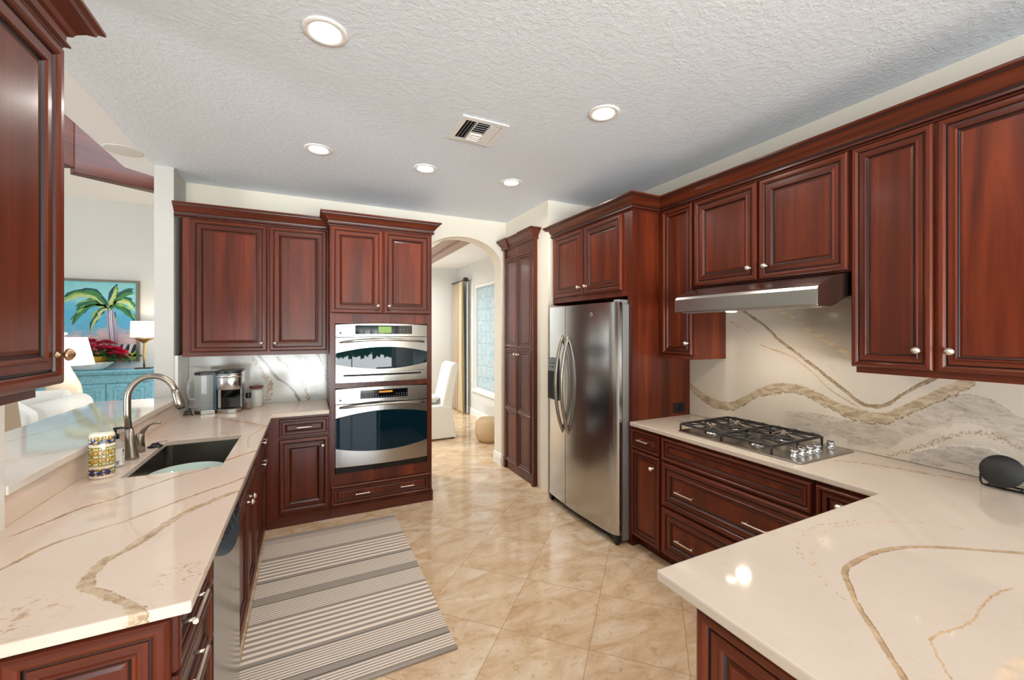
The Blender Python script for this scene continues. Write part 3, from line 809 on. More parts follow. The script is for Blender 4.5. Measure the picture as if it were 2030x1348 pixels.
# --- refrigerator
t = thing('refrigerator', 'stainless side-by-side refrigerator with ice dispenser', 'refrigerator', (2.4, 2.86, 0))
MB().box(2.075, 2.73, 2.372, 3.336, .03, 1.775).build('body', M['greyside'], t)
T = frame('-X', 2.075)
def fr_door(y0, y1):
    b = MB(T); n = 22; vs = []; fs = []
    Y0, Y1 = 2.372, 3.336
    for i in range(n+1):
        y = y0+(y1-y0)*i/n; u = 2*(y-Y0)/(Y1-Y0)-1
        o = .058+.030*(1-u*u)
        e = min(abs(y-Y0), abs(y-Y1))
        if e < .045: o -= .03*(1-e/.045)**2
        vs += [(y, .006, .075), (y, o, .075), (y, o, 1.79), (y, .006, 1.79)]
    for i in range(n):
        k = 4*i
        for p, q in ((0, 1), (1, 2), (2, 3), (3, 0)): fs.append((k+p, k+4+p, k+4+q, k+q))
    fs += [(0, 1, 2, 3), (4*n, 4*n+1, 4*n+2, 4*n+3)]
    b.add(vs, fs)
    return b
SPL = 3.005
dr = fr_door(2.374, SPL-.003).build('door', M['steelv'], t)
dl = fr_door(SPL+.003, 3.334).build('door', M['steelv'], t)
for o_ in (dr, dl):
    for p in o_.data.polygons: p.use_smooth = True
    md = o_.modifiers.new('split', 'EDGE_SPLIT'); md.split_angle = math.radians(40)
for par, yc, bend in ((dr, SPL-.045, .02), (dl, SPL+.045, .02)):
    pts = []
    for i in range(21):
        u = i/20; s = 1-(2*u-1)**2
        pts.append((yc+(bend if par is dl else -bend)*0+(.0), .070+.085*s**.8 if 0 < i < 20 else .075, .69+.85*u))
    MB(T).tube(pts, [.010]+[.0145]*19+[.010], 12).build('handle', M['nickel'], par)
b = MB(T); b.box(3.115, 3.29, .075, .0905, .955, 1.335); dsp = b.build('dispenser', M['black'], dl, bevel=.006)
MB(T).box(3.125, 3.28, .088, .0935, 1.215, 1.328).build('control_panel', simple('dispenser_grey', (128, 134, 140), .3, .5), dsp)
MB(T).box(3.130, 3.275, .088, .0925, .975, 1.205).build('recess', M['dark'], dsp)
b = MB(T)
for k in range(3):
    for j in range(2): MB(T).lathe([(.008, 0), (.008, .002), (0, .003)], (3.16+.04*k, .0935, 1.25+.035*j), 10, 'o').build('button', M['black'], dsp)
bd = MB(T).lathe([(.016, 0), (.016, .002), (.012, .0035), (0, .0035)], (2.645, .083, 1.705), 20, 'o', mats=[0, 0, 1]).build('badge', [M['chrome'], M['black']], dr)
for y in (2.42, 3.28):
    MB().box(2.05, 2.16, y-.03, y+.03, 1.775, 1.81).build('hinge_cover', M['greyside'], t, bevel=.006)
MB(T).box(2.40, 3.31, -.02, .012, .012, .068).build('toe_grille', M['black'], t)
for y in (2.40, 3.30):
    MB(T).lathe([(.022, -.012), (.022, .012)], (y, .03, .022), 14, 'a').box(y-.02, y+.025, -.02, .05, .02, .07).build('foot', M['black'], t)

# --- fridge surround with over-fridge doors
t = thing('fridge_cabinet', 'cherry surround cabinet enclosing the refrigerator', 'cabinet', (2.4, 2.9, 0))
FX = 2.133; T = frame('-X', FX)
MB().box(FX, XW-.005, 2.335, 2.366, 0, 2.50).box(FX, FX+.02, 2.366, 2.385, 0, 2.50).build('side_panel', M['wood'], t)
MB().box(FX, XW-.005, 2.385, 3.43, 1.84, 2.50).box(FX, XW-.005, 3.40, 3.43, 0, 1.84).build('body', M['wood'], t)
d = door(T, 2.440, 2.915, 1.885, 2.464, t); knob(T, 2.872, 1.955, d)
d = door(T, 2.928, 3.395, 1.885, 2.464, t); knob(T, 2.972, 1.955, d)
t2 = thing('outlet', 'black outlet on the side of the fridge cabinet', 'outlet', (2.60, 2.331, .975))
TS = frame('-Y', 2.3345)
MB(TS).box(2.545, 2.665, 0, .006, .935, 1.015).build('plate', M['black'], t2, bevel=.002)
b = MB(TS)
for xx in (2.585, 2.625): b.box(xx-.014, xx+.014, .006, .009, .955, .995)
b.build('socket', M['blackgloss'], t2)

# --- right hand wall cabinets
UX = 2.402; T = frame('-X', UX)
t = thing('upper_cabinet', 'narrow one-door cherry wall cabinet left of the hood', 'cabinet', (2.57, 2.16, 1.37))
MB().box(UX, XW-.005, 2.018, 2.33, 1.405, 2.50).box(UX+.008, XW-.005, 2.018, 2.33, 1.375, 1.405).build('body', M['wood'], t)
MB(T).box(2.018, 2.33, -.004, .010, 1.378, 1.402).build('light_rail', M['woodh'], t)
d = door(T, 2.026, 2.290, 1.407, 2.465, t, SLIM); knob(T, 2.062, 1.49, d)
t = thing('upper_cabinet', 'short two-door cherry wall cabinet above the range hood', 'cabinet', (2.57, 1.56, 1.87))
MB().box(UX, XW-.005, 1.094, 2.014, 1.872, 2.50).build('body', M['wood'], t)
d = door(T, 1.562, 2.008, 1.878, 2.465, t); knob(T, 1.606, 1.955, d)
d = door(T, 1.100, 1.551, 1.878, 2.465, t); knob(T, 1.507, 1.955, d)
t = thing('upper_cabinet', 'tall two-door cherry wall cabinet right of the hood', 'cabinet', (2.57, .75, 1.37))
MB().box(UX, XW-.005, .455, 1.090, 1.405, 2.50).build('body', M['wood'], t)
MB().box(UX+.010, XW-.005, .470, 1.076, 1.375, 1.405).build('light_rail', M['woodh'], t)
d = door(T, .790, 1.086, 1.405, 2.465, t, [(i*.8, o, *k) for i, o, *k in FULL]); knob(T, .838, 1.493, d)
d = door(T, .460, .778, 1.405, 2.465, t, [(i*.8, o, *k) for i, o, *k in FULL]); knob(T, .733, 1.493, d)
t = thing('upper_cabinet', 'cherry wall cabinet above the peninsula at the right edge', 'cabinet', (2.57, .2, 1.37))
MB().box(UX, XW-.005, -.20, .452, 1.405, 2.50).build('body', M['wood'], t)
d = door(T, .13, .448, 1.405, 2.465, t, [(i*.8, o, *k) for i, o, *k in FULL]); d = door(T, -.19, .12, 1.405, 2.465, t, [(i*.8, o, *k) for i, o, *k in FULL])
o = crown([(XW-.01, 3.43), (FX, 3.43), (FX, 2.335), (UX, 2.335), (UX, -.20)], [(0, 1), (-1, 0), (0, -1), (-1, 0)]).build('crown_moulding', [M['woodh'], M['glaze']])
tag(o, 'long cherry crown moulding over the fridge and hood cabinets', 'moulding')

# --- range hood
t = thing('range_hood', 'stainless under-cabinet range hood over the cooktop', 'range hood', (2.45, 1.52, 1.69))
HP = [(2.722, 1.870), (2.47, 1.870), (2.36, 1.862), (2.25, 1.838), (2.16, 1.805), (2.134, 1.792), (2.125, 1.775), (2.123, 1.700), (2.127, 1.694), (2.24, 1.694), (2.30, 1.712), (2.37, 1.742), (2.45, 1.757), (2.722, 1.757)]
b = MB(); b.prism(HP, 1.100, 1.935, 'oz') if False else None
b = MB(lambda a, o, z: (o, a, z)); b.prism(HP, 1.100, 1.935, 'oz', smooth=False); b.build('body', M['steel'], t, bevel=.004)
b = MB(); b.box(2.18, 2.72, 1.14, 1.90, 1.690, 1.696) if False else b.box(2.15, 2.235, 1.14, 1.90, 1.6905, 1.6935)
b.build('underside', M['greyside'], t)
b = MB(); b.lathe([(.028, 0), (.028, -.006), (0, -.009)], (2.19, 1.585, 1.6915), 20); b.build('lamp', M['lens'], t)
area('hood_lamp_light', (2.30, 1.585, 1.69), (0, 0, 0), .06, .06, 2.0, (1.0, .86, .66), 160, 'DISK')

# --- right base cabinets
T = frame('-X', FX)
t = thing('base_cabinet', 'narrow cherry base cabinet with drawer beside the refrigerator', 'cabinet', (2.4, 2.2, 0))
MB().box(FX, XW-.005, 2.054, 2.332, .10, .884).box(FX+.07, XW-.005, 2.054, 2.332, 0, .10).build('body', M['wood'], t)
d = door(T, 2.060, 2.330, .728, .864, t, TINY, 'drawer'); pull(T, 2.20, .80, d, .085)
d = door(T, 2.060, 2.330, .098, .716, t, SLIM); knob(T, 2.115, .635, d)
t = thing('drawer_cabinet', 'wide cherry drawer cabinet under the gas cooktop', 'cabinet', (2.4, 1.58, 0))
MB().box(FX, XW-.005, 1.114, 2.050, .10, .884).box(FX+.07, XW-.005, 1.114, 2.050, 0, .10).build('body', M['wood'], t)
d = door(T, 1.120, 2.042, .718, .866, t, SLIM, 'false_front')
d = door(T, 1.120, 2.042, .418, .704, t, FULL, 'drawer'); pull(T, 1.846, .545, d, .12, .0085); pull(T, 1.385, .545, d, .12, .0085)
d = door(T, 1.120, 2.042, .100, .404, t, FULL, 'drawer'); pull(T, 1.846, .235, d, .12, .0085); pull(T, 1.385, .235, d, .12, .0085)
t = thing('base_cabinet', 'cherry corner base cabinet half hidden behind the peninsula', 'cabinet', (2.4, .98, 0))
MB().box(FX, XW-.005, .752, 1.110, .10, .884).box(FX+.07, XW-.005, .752, 1.110, 0, .10).build('body', M['wood'], t)
d = door(T, .77, 1.104, .10, .866, t, SLIM); knob(T, 1.00, .80, d)
t = thing('base_cabinet', 'cherry peninsula base with panelled end at near right', 'cabinet', (1.5, .2, 0))
MB().box(.915, XW-.005, -.25, .748, .0, .884).build('body', M['wood'], t)
TP = frame('-X', .915)
door(TP, .28, .75, .05, .872, t, FULL, 'end_panel'); door(TP, -.25, .27, .05, .872, t, FULL, 'end_panel')

# ------------------------------------------------------------------ worktops and backsplashes
SX0, SX1, SY0, SY1 = -.765, -.385, 2.45, 3.15
def in_left(x, y):
    a = (-.922 < x < -.258 and 1.26 < y < 3.772) or (-.935 < x < .158 and 3.772 <= y < YW)
    return a and not (SX0 < x < SX1 and SY0 < y < SY1)
o = MB().slab([-.935, -.922, SX0, SX1, -.258, .158], [1.26, SY0, SY1, 3.772, YW-.003], .885, .915, in_left).build('countertop', M['counter_left'], bevel=.004)
tag(o, 'cream veined stone counter around the sink and coffee maker', 'countertop')
def in_right(x, y):
    return (2.103 < x and .857 < y < 2.333) or (x > .868 and y < .857)
o = MB().slab([.868, 2.103, XW-.022], [-.30, .857, 2.333], .885, .915, in_right).build('countertop', M['counter_right'], bevel=.006)
tag(o, 'cream veined stone counter holding the cooktop and forming the peninsula', 'countertop')
o = MB().box(-1.39, -.898, 1.978, 4.046, 1.028, 1.062).build('raised_countertop', M['bar'], bevel=.005)
tag(o, 'raised cream stone bar top behind the sink', 'bar top')
o = MB().box(-.9385, -.918, 1.978, 4.046, .916, 1.0265).build('backsplash', M['counter_left'])
tag(o, 'low stone riser strip between sink counter and bar', 'backsplash')
o = MB().box(XW-.021, XW-.001, -.20, 2.333, .916, 1.374).box(XW-.021, XW-.001, 1.092, 2.016, 1.374, 1.87).build('backsplash', M['splash'])
tag(o, 'boldly veined stone backsplash behind the cooktop', 'backsplash')
o = MB().box(-.915, .160, YW-.021, YW-.001, .916, 1.370).build('backsplash', M['splash_oven'])
tag(o, 'veined stone backsplash behind the coffee maker', 'backsplash')
o = MB().box(-.9395, -.917, 4.06, YW-.002, .916, 1.383).build('backsplash', M['splash_oven'])
tag(o, 'narrow stone return on the column left of the coffee maker', 'backsplash')
o = MB().box(-.924, -.904, -.4, 1.974, .916, 1.408).build('backsplash', M['splash_oven'])
tag(o, 'pale stone backsplash under the left-edge cabinet', 'backsplash')

# ------------------------------------------------------------------ sink and tap
t = thing('sink', 'undermount stainless sink basin below the counter cutout', 'sink', (-.575, 2.80, .68))
b = MB(); zb, zt_ = .70, .8845
def rr(x0, x1, y0, y1, r, n=5):
    out = []
    for cx, cy, a0 in ((x1-r, y1-r, 0), (x0+r, y1-r, 90), (x0+r, y0+r, 180), (x1-r, y0+r, 270)):
        for i in range(n+1):
            a = math.radians(a0+90*i/n); out.append((cx+r*math.cos(a), cy+r*math.sin(a)))
    return out
R0 = rr(SX0-.012, SX1+.012, SY0-.012, SY1+.012, .03); R1 = rr(SX0-.004, SX1+.004, SY0-.004, SY1+.004, .03)
R2 = rr(SX0, SX1, SY0, SY1, .03); R3 = rr(SX0+.02, SX1-.02, SY0+.02, SY1-.02, .03); R4 = rr(SX0-.012, SX1+.012, SY0-.012, SY1+.012, .03)
loops = [([p for p in R0], zt_), (R1, zt_), (R2, zb+.03), (R3, zb), ]
k = len(R0); vs = []; fs = []
for L, z in loops: vs += [(p[0], p[1], z) for p in L]
vs += [(p[0], p[1], zb-.015) for p in R4]
for i in range(len(loops)-1):
    for j in range(k): fs.append((i*k+j, i*k+(j+1) % k, (i+1)*k+(j+1) % k, (i+1)*k+j))
fs.append([3*k+j for j in range(k)])
for j in range(k): fs.append((j, 4*k+j, 4*k+(j+1) % k, (j+1) % k))
fs.append([4*k+j for j in range(k)])
b.add(vs, fs, 0, False).build('basin', steel('sink_steel', (150, 143, 133), .26), t)
MB().lathe([(.045, 0), (.045, .003), (.03, .004), (.028, .001), (0, .001)], (-.60, 2.72, zb), 24).build('drain', M['chrome'], t)
b = MB(); cxy = (-.515, 2.60); pr = []
b.lathe([(.0, 0), (.09, .002), (.135, .06), (.165, .155), (.161, .156), (.131, .062), (.088, .006), (0, .005)], (-.557, 2.63, zb+.004), 60, smooth=True)
o = b.build('glass_bowl', M['frost']); tag(o, 'pale frosted glass bowl standing inside the sink', 'bowl')

t = thing('faucet', 'brushed nickel gooseneck faucet arching over the sink', 'faucet', (-.82, 2.79, .915))
b = MB()
b.tube([(-.82, 2.79, .915), (-.82, 2.79, .93), (-.825, 2.79, 1.0), (-.832, 2.79, 1.072)], [.030, .0275, .022, .0165], 16)
pts = [(-.833, 2.79, 1.072), (-.838, 2.79, 1.15), (-.838, 2.79, 1.22)]
cx, cz, r = -.738, 1.225, .10
for i in range(1, 15):
    a = math.radians(180-i*12.0); pts.append((cx+r*math.cos(a), 2.79, cz+.115*math.sin(a)))
b.tube(pts, .0150, 14); b.build('neck', M['nickel'], t)
e = Vector(pts[-1]); dv = (Vector(pts[-1])-Vector(pts[-2])).normalized()
MB().tube([e-dv*.012, e+dv*.005, e+dv*.012, e+dv*.06, e+dv*.085], [.0165, .0175, .019, .0225, .023], 16).build('spray_head', M['nickel'], t)
MB().tube([e+dv*.085, e+dv*.095], [.018, .017], 14).build('nozzle', M['black'], t)
t = thing('mixer_tap', 'separate single lever handle beside the faucet', 'tap', (-.83, 2.93, .915))
MB().tube([(-.83, 2.93, .915), (-.83, 2.93, .97), (-.83, 2.93, .973), (-.826, 2.93, 1.005), (-.818, 2.93, 1.018)], [.026, .0235, .0235, .021, .012], 16).build('base', M['nickel'], t)
MB().tube([(-.826, 2.93, 1.0), (-.81, 2.93, 1.035), (-.79, 2.925, 1.058), (-.765, 2.92, 1.07), (-.735, 2.915, 1.07)], [.014, .011, .008, .007, .006], 10).build('lever', M['nickel'], t)
t = thing('sink_stopper', 'black rubber sink stopper with wire ring on the counter', 'stopper', (-.785, 3.02, .915))
MB().lathe([(.034, 0), (.036, .006), (.024, .010), (.014, .022), (0, .024)], (-.785, 3.02, .915), 20).build('plug', M['black'], t)
b = MB(); b.tube([(-.755+.022*math.cos(a*.4), 3.03+.016*math.sin(a*.4), .939+.002*math.cos(a*.4)) for a in range(17)], .0016, 6); b.build('ring', M['steel'], t)

# ceramic canister with a yellow and blue majolica pattern
def majolica():
    b = NB('majolica_glaze'); p = b.obj(); x, y, z = b.sep(p)
    u = b.math('MULTIPLY', b.math('ADD', x, y), 1.0)
    su = b.math('ABSOLUTE', b.math('SUBTRACT', b.math('FRACT', b.math('MULTIPLY', u, 34)), .5))
    sz = b.math('ABSOLUTE', b.math('SUBTRACT', b.math('FRACT', b.math('MULTIPLY', z, 30)), .5))
    rad = b.math('SQRT', b.math('ADD', b.math('POWER', su, 2.0), b.math('POWER', sz, 2.0)))
    n = b.noise(p, 60, 3)
    ring = b.smooth(b.math('ABSOLUTE', b.math('SUBTRACT', b.math('ADD', rad, b.math('MULTIPLY', n, .25)), .42)), .09, .15, 1, 0)
    ring2 = b.smooth(b.math('ABSOLUTE', b.math('SUBTRACT', b.math('ADD', rad, b.math('MULTIPLY', n, .2)), .22)), .03, .06, 1, 0)
    white = c4((240, 232, 216))
    col = b.mix(ring, white, b.ramp(n, [(.40, c4((128, 120, 30))), (.5, c4((226, 166, 40))), (.6, c4((110, 116, 40)))]))
    col = b.mix(ring2, col, c4((196, 130, 36)))
    su2 = b.math('ABSOLUTE', b.math('SUBTRACT', b.math('FRACT', b.math('ADD', b.math('MULTIPLY', u, 34), .5)), .5))
    sz2 = b.math('ABSOLUTE', b.math('SUBTRACT', b.math('FRACT', b.math('ADD', b.math('MULTIPLY', z, 30), .5)), .5))
    r2 = b.math('SQRT', b.math('ADD', b.math('POWER', su2, 2.0), b.math('POWER', sz2, 2.0)))
    col = b.mix(b.smooth(b.math('ABSOLUTE', b.math('SUBTRACT', b.math('ADD', r2, b.math('MULTIPLY', n, .3)), .36)), .07, .12, 1, 0), col, c4((138, 140, 44)))
    band = b.math('MAXIMUM', b.smooth(b.math('ABSOLUTE', b.math('SUBTRACT', z, .170)), .012, .014, 1, 0), b.smooth(b.math('ABSOLUTE', b.math('SUBTRACT', z, .030)), .012, .014, 1, 0))
    col = b.mix(b.math('MULTIPLY', band, b.smooth(n, .46, .5)), col, c4((36, 44, 110)))
    gap = b.math('MAXIMUM', b.smooth(b.math('ABSOLUTE', b.math('SUBTRACT', z, .148)), .004, .006, 1, 0), b.smooth(b.math('ABSOLUTE', b.math('SUBTRACT', z, .052)), .004, .006, 1, 0))
    edge = b.math('MAXIMUM', b.smooth(z, .188, .192), b.smooth(z, .012, .016, 1, 0))
    col = b.mix(b.math('MAXIMUM', gap, edge), col, white)
    b.set('Base Color', col).set('Roughness', .12).set('Specular IOR Level', .6)
    return b.m
b = MB()
b.lathe([(.045, 0), (.052, .004), (.054, .012), (.053, .10), (.054, .188), (.050, .200), (.040, .204), (0, .204)], (-.838, 2.50, .915), 28, sa=.84, so=.66)
o = b.build('ceramic_canister', majolica()); tag(o, 'white ceramic canister with yellow and blue floral pattern', 'canister')
t = thing('soap_bottle', 'clear soap bottle with black pump beside the faucet', 'bottle', (-.845, 2.665, .915))
MB().lathe([(.030, 0), (.033, .006), (.033, .100), (.029, .118), (.014, .128), (.013, .136)], (-.845, 2.665, .9155), 24).build('body', M['glass'], t)
MB().lathe([(.028, 0), (.030, .004), (.030, .060), (.0, .060)], (-.845, 2.665, .9175), 20).build('liquid', glassy('soap_liquid', (228, 216, 206), .7), t)
b = MB(lambda a, o, z: (a, o, z)); n = 12; vs = []; fs = []
for i in range(n+1):
    a = math.radians(-100+120*i/n); vs += [(-.845+.0335*math.cos(a), 2.665+.0335*math.sin(a), .925), (-.845+.0335*math.cos(a), 2.665+.0335*math.sin(a), 1.006)]
for i in range(n): fs.append((2*i, 2*i+2, 2*i+3, 2*i+1))
lb = b.add(vs, fs).build('paper_label', simple('label_paper', (236, 232, 228), .7), t)
b = MB()
def lab_bar(a_deg, w, z0, z1):
    a0, a1 = math.radians(a_deg), math.radians(a_deg+w)
    vs = [(-.845+.0339*math.cos(a), 2.665+.0339*math.sin(a), z) for z in (z0, z1) for a in (a0, a1)]
    b.add(vs, [(0, 1, 3, 2)])
for k in range(9): lab_bar(-78+k*3.2, 1.2+(k*7 % 3)*.5, .930, .950)
for k in range(7): lab_bar(-80, 40+(k*13 % 5)*3, .962+k*.005, .9635+k*.005)
for k, (z0, z1) in enumerate(((.985, 1.000), (.978, .981), (.970, .974))): lab_bar(-22, 14-3*k, z0, z1)
lab_bar(-25, 26, .944, .956); lab_bar(-16, 8, .930, .940)
b.build('label_print', M['black'], lb)
b = MB(); b.lathe([(.015, 0), (.015, .022), (.006, .024), (.005, .045), (.009, .047), (.009, .055), (0, .056)], (-.845, 2.665, 1.051), 14)
b.tube([(-.845, 2.665, 1.101), (-.82, 2.665, 1.103), (-.797, 2.665, 1.097)], [.006, .005, .004], 8); b.build('pump', M['black'], t)

# ------------------------------------------------------------------ coffee maker, jars on the counter
t = thing('coffee_maker', 'stainless pod coffee maker with clear side water tank', 'coffee maker', (-.62, 4.06, .915))
def D(cx, cy, hw, back, front, n=10):
    """plan outline: square back, rounded front (towards -Y)"""
    pts = [(cx+hw, cy+back), (cx-hw, cy+back), (cx-hw, cy-front)]
    for i in range(1, n): a = math.pi*i/n; pts.append((cx-hw*math.cos(a), cy-front-hw*.65*math.sin(a)))
    pts.append((cx+hw, cy-front)); return pts
cx, cy = -.575, 4.07
MB().prism(D(cx, cy, .085, .12, .05), .915, .950, 'ao').build('base', M['steel'], t, bevel=.003)
MB().prism([(cx-.085, cy-.03), (cx+.085, cy-.03), (cx+.085, cy+.12), (cx-.085, cy+.12)], .950, 1.255, 'ao').build('column', M['steelv'], t, bevel=.006)
MB().box(cx-.06, cx+.075, cy-.033, cy-.028, .952, 1.105).build('recess', M['blackgloss'], t)
MB().prism(D(cx, cy, .086, -.03, .05), 1.105, 1.235, 'ao', smooth=True).build('brew_head', M['steelv'], t, bevel=.003)
MB().prism(D(cx, cy, .088, .12, .052), 1.238, 1.256, 'ao').build('lid', M['black'], t, bevel=.004)
b = MB(); b.tube([(cx-.080, cy-.055, 1.215), (cx-.07, cy-.085, 1.215), (cx-.035, cy-.11, 1.215), (cx, cy-.117, 1.215), (cx+.04, cy-.108, 1.215), (cx+.072, cy-.085, 1.215), (cx+.084, cy-.055, 1.215)], .013, 10); b.build('handle', M['chrome'], t)
tx0, tx1 = cx-.235, cx-.095
b = MB(); poly = [(tx1, cy+.10), (tx0+.04, cy+.10), (tx0, cy+.05), (tx0, cy-.03), (tx0+.05, cy-.07), (tx1, cy-.045)]
MB().prism(poly, .915, .945, 'ao').build('tank_base', M['steel'], t, bevel=.003)
MB().prism(poly, .946, 1.225, 'ao').build('water_tank', M['glass'], t, bevel=.004)
MB().prism(poly, 1.226, 1.246, 'ao').build('tank_lid', M['black'], t, bevel=.003)
MB().box(cx-.108, cx-.087, cy-.05, cy+.1, .945, 1.235).build('tank_side', simple('slate_blue', (70, 96, 116), .25, .3), t)
b = MB(); b.tube([(tx0+.01, cy-.045, 1.20), (tx0-.025, cy-.055, 1.19), (tx0-.032, cy-.06, 1.16), (tx0-.032, cy-.06, 1.08), (tx0-.025, cy-.055, 1.045), (tx0+.01, cy-.045, 1.035)], .008, 8); b.build('tank_handle', M['glass'], t)
t = thing('power_cord', 'black power cord coiled behind the faucet spout', 'cord', (-.84, 4.0, .915))
b = MB(); b.tube([(-.84+.03*math.cos(i*.5)*(1-.02*i), 3.99+.05*math.sin(i*.5), .921+.0015*i) for i in range(30)], .005, 7); b.build('coil', M['black'], t)
t = thing('candle_jar', 'white candle jar with brown wooden lid', 'jar', (-.41, 4.25, .915))
MB().lathe([(.044, 0), (.046, .006), (.046, .135), (.040, .145), (.0, .145)], (-.41, 4.25, .9165), 28).build('wax', simple('cream_wax', (240, 232, 224), .35), t)
MB().lathe([(.046, 0), (.0475, .003), (.0475, .145), (.045, .158), (.0465, .158), (.049, .145), (.049, .002)], (-.41, 4.25, .9155), 28).build('glass', M['glass'], t)
MB().lathe([(.044, 0), (.050, .004), (.055, .012), (.055, .020), (.048, .023), (0, .023)], (-.41, 4.25, 1.072), 28).build('lid', simple('lid_wood', (118, 62, 44), .4), t)
t = thing('spice_bottle', 'small clear bottle with black cap beside coffee maker', 'bottle', (-.467, 4.12, .915))
MB().lathe([(.024, 0), (.027, .005), (.027, .075), (.018, .090), (.018, .098)], (-.455, 4.12, .9155), 20).build('body', M['glass'], t)
MB().lathe([(.022, 0), (.024, .004), (.024, .055), (0, .055)], (-.455, 4.12, .918), 16).build('contents', simple('brown_grains', (130, 92, 60), .8), t)
MB().lathe([(.019, 0), (.021, .003), (.021, .04), (.018, .043), (0, .043)], (-.455, 4.12, 1.010), 18).build('cap', M['black'], t)
t = thing('outlet', 'white wall outlet behind the candle jar', 'outlet', (-.485, YW-.022, .955))
TS = frame('-Y', YW-.0215)
MB(TS).box(-.535, -.455, 0, .006, .925, .995).build('plate', M['white'], t, bevel=.002)
b = MB(TS)
for k in (-1, 1): b.box(-.495+k*.018-.002, -.495+k*.018+.002, .006, .007, .952, .968)
b.build('socket', M['dark'], t)

# ------------------------------------------------------------------ cooktop
t = thing('gas_cooktop', 'stainless gas cooktop with black cast iron grates', 'cooktop', (2.46, 1.585, .915))
cx0, cx1, cy0, cy1 = 2.180, 2.690, 1.205, 1.965
MB().prism(rr(cx0, cx1, cy0, cy1, .02), .916, .925, 'ao').build('tray', M['steel'], t, bevel=.003)
for gy0, gy1 in ((1.66, 1.955), (1.36, 1.655)):
    b = MB(); r = .0065; z = .966
    def bar(p, q, rr_=r): b.tube([p, q], rr_, 8)
    gx0, gx1 = cx0+.02, cx1-.02
    fr = rr(gx0, gx1, gy0, gy1, .02, 3)
    b.tube([(p[0], p[1], z) for p in fr]+[(fr[0][0], fr[0][1], z)], .0078, 8)
    gm_ = (gx0+gx1)/2; bar((gm_, gy0, z), (gm_, gy1, z), .007)
    for xc in ((gx0+gm_)/2, (gm_+gx1)/2):
        yc = (gy0+gy1)/2
        for dx, dy in ((1, 0), (-1, 0), (0, 1), (0, -1)):
            ex = xc+dx*(gx1-gx0)/4; ey = yc+dy*(gy1-gy0)/2
            b.tube([(ex, ey, z), (xc+dx*.07, yc+dy*.075, z+.005), (xc+dx*.028, yc+dy*.028, z+.006)], [.0065, .0065, .004], 8)
        for dx, dy in ((1, 1), (-1, 1), (1, -1), (-1, -1)):
            b.tube([(xc+dx*.095, yc+dy*.115, z+.001), (xc+dx*.03, yc+dy*.03, z+.006)], [.006, .004], 7)
    for px in (gx0, gm_, gx1):
        for py in (gy0, gy1):
            b.tube([(px, py, z), (px, py, .925)], [.0075, .006], 7)
    for py in (gy0+.05, gy1-.05, (gy0+gy1)/2): b.lathe([(.011, 0), (.011, .012), (0, .013)], (gx1, py, z-.003), 10); b.lathe([(.011, 0), (.011, .012), (0, .013)], (gx0, py, z-.003), 10)
    b.build('grate', M['iron'], t)
    for xc in ((gx0+gm_)/2, (gm_+gx1)/2):
        bb = MB(); bb.lathe([(.05, 0), (.048, .006), (.036, .010), (.036, .018), (.032, .024), (0, .025)], (xc, (gy0+gy1)/2, .925), 24, mats=[1, 1, 0, 0, 0])
        bb.build('burner', [M['iron'], M['steel']], t)
KP = [(.0, 0), (.024, 0), (.024, .004), (.016, .006), (.018, .024), (.021, .030), (.018, .034), (0, .034)]
for kx, ky in ((2.265, 1.285), (2.335, 1.285), (2.405, 1.285), (2.475, 1.285), (2.61, 1.285)):
    bb = MB(); bb.lathe(KP, (kx, ky, .925), 20); bb.box(kx-.004, kx+.004, ky-.018, ky+.018, .957, .966); bb.build('knob', M['chrome'], t)

# --- round charger stand on the counter
t = thing('charging_stand', 'black round charging pad on a wire stand by the backsplash', 'charging stand', (2.60, .64, .915))
TT = facing('-X', (2.585, .645, .995)) @ Matrix.Rotation(math.radians(-18), 4, 'X')
b = MB(lambda a, o, z: tuple(TT @ Vector((a, o, z)))); b.lathe([(0, -.005), (.063, -.005), (.066, 0), (.063, .005), (0, .006)], (0, 0, 0), 40); b.build('pad', simple('pad_charcoal', (40, 39, 39), .55), t)
b = MB(lambda a, o, z: tuple(TT @ Vector((a, o, z)))); b.box(-.008, .008, -.0007, .0007, .006, .0066); b.box(-.0007, .0007, -.008, .008, .006, .0066); b.build('cross_mark', M['black'], t)
b = MB(); b.tube([(2.60, .71, .965), (2.60, .71, .935), (2.60, .705, .922), (2.60, .695, .920), (2.60, .60, .920), (2.60, .585, .920), (2.60, .578, .925), (2.60, .578, .965)], .004, 8)
b.tube([(2.60, .645, .920), (2.63, .645, .925), (2.635, .645, .97), (2.605, .645, 1.01)], .005, 8)
b.tube([(2.60, .60, .92), (2.66, .60, .92), (2.66, .69, .92), (2.60, .695, .92)], .004, 8); b.build('stand', M['black'], t)

# ------------------------------------------------------------------ rug
b = MB(); RG = simple('rug_grey', (158, 146, 134), .95); RC = simple('rug_cream', (236, 218, 200), .95); RD = simple('rug_dark', (70, 62, 60), .95)
seq = []
def zone(y0, y1, n, duty=.5):
    p = (y1-y0)/n
    for k in range(n): seq.append((y0+k*p, y0+k*p+p*(1-duty), 1)); seq.append((y0+k*p+p*(1-duty), y0+(k+1)*p, 0))
seq.append((1.968, 1.992, 0)); zone(1.992, 2.080, 5); seq.append((2.080, 2.086, 2)); seq.append((2.086, 2.126, 0)); seq.append((2.126, 2.131, 2))
zone(2.131, 2.272, 8); seq.append((2.272, 2.276, 2)); seq.append((2.276, 2.300, 0)); zone(2.300, 2.590, 7); seq.append((2.590, 2.594, 2))
zone(2.594, 2.752, 9); seq.append((2.752, 2.756, 2)); seq.append((2.756, 2.826, 0)); seq.append((2.826, 2.830, 2)); zone(2.830, 2.985, 8); seq.append((2.985, 2.990, 2)); seq.append((2.990, 3.02, 0))
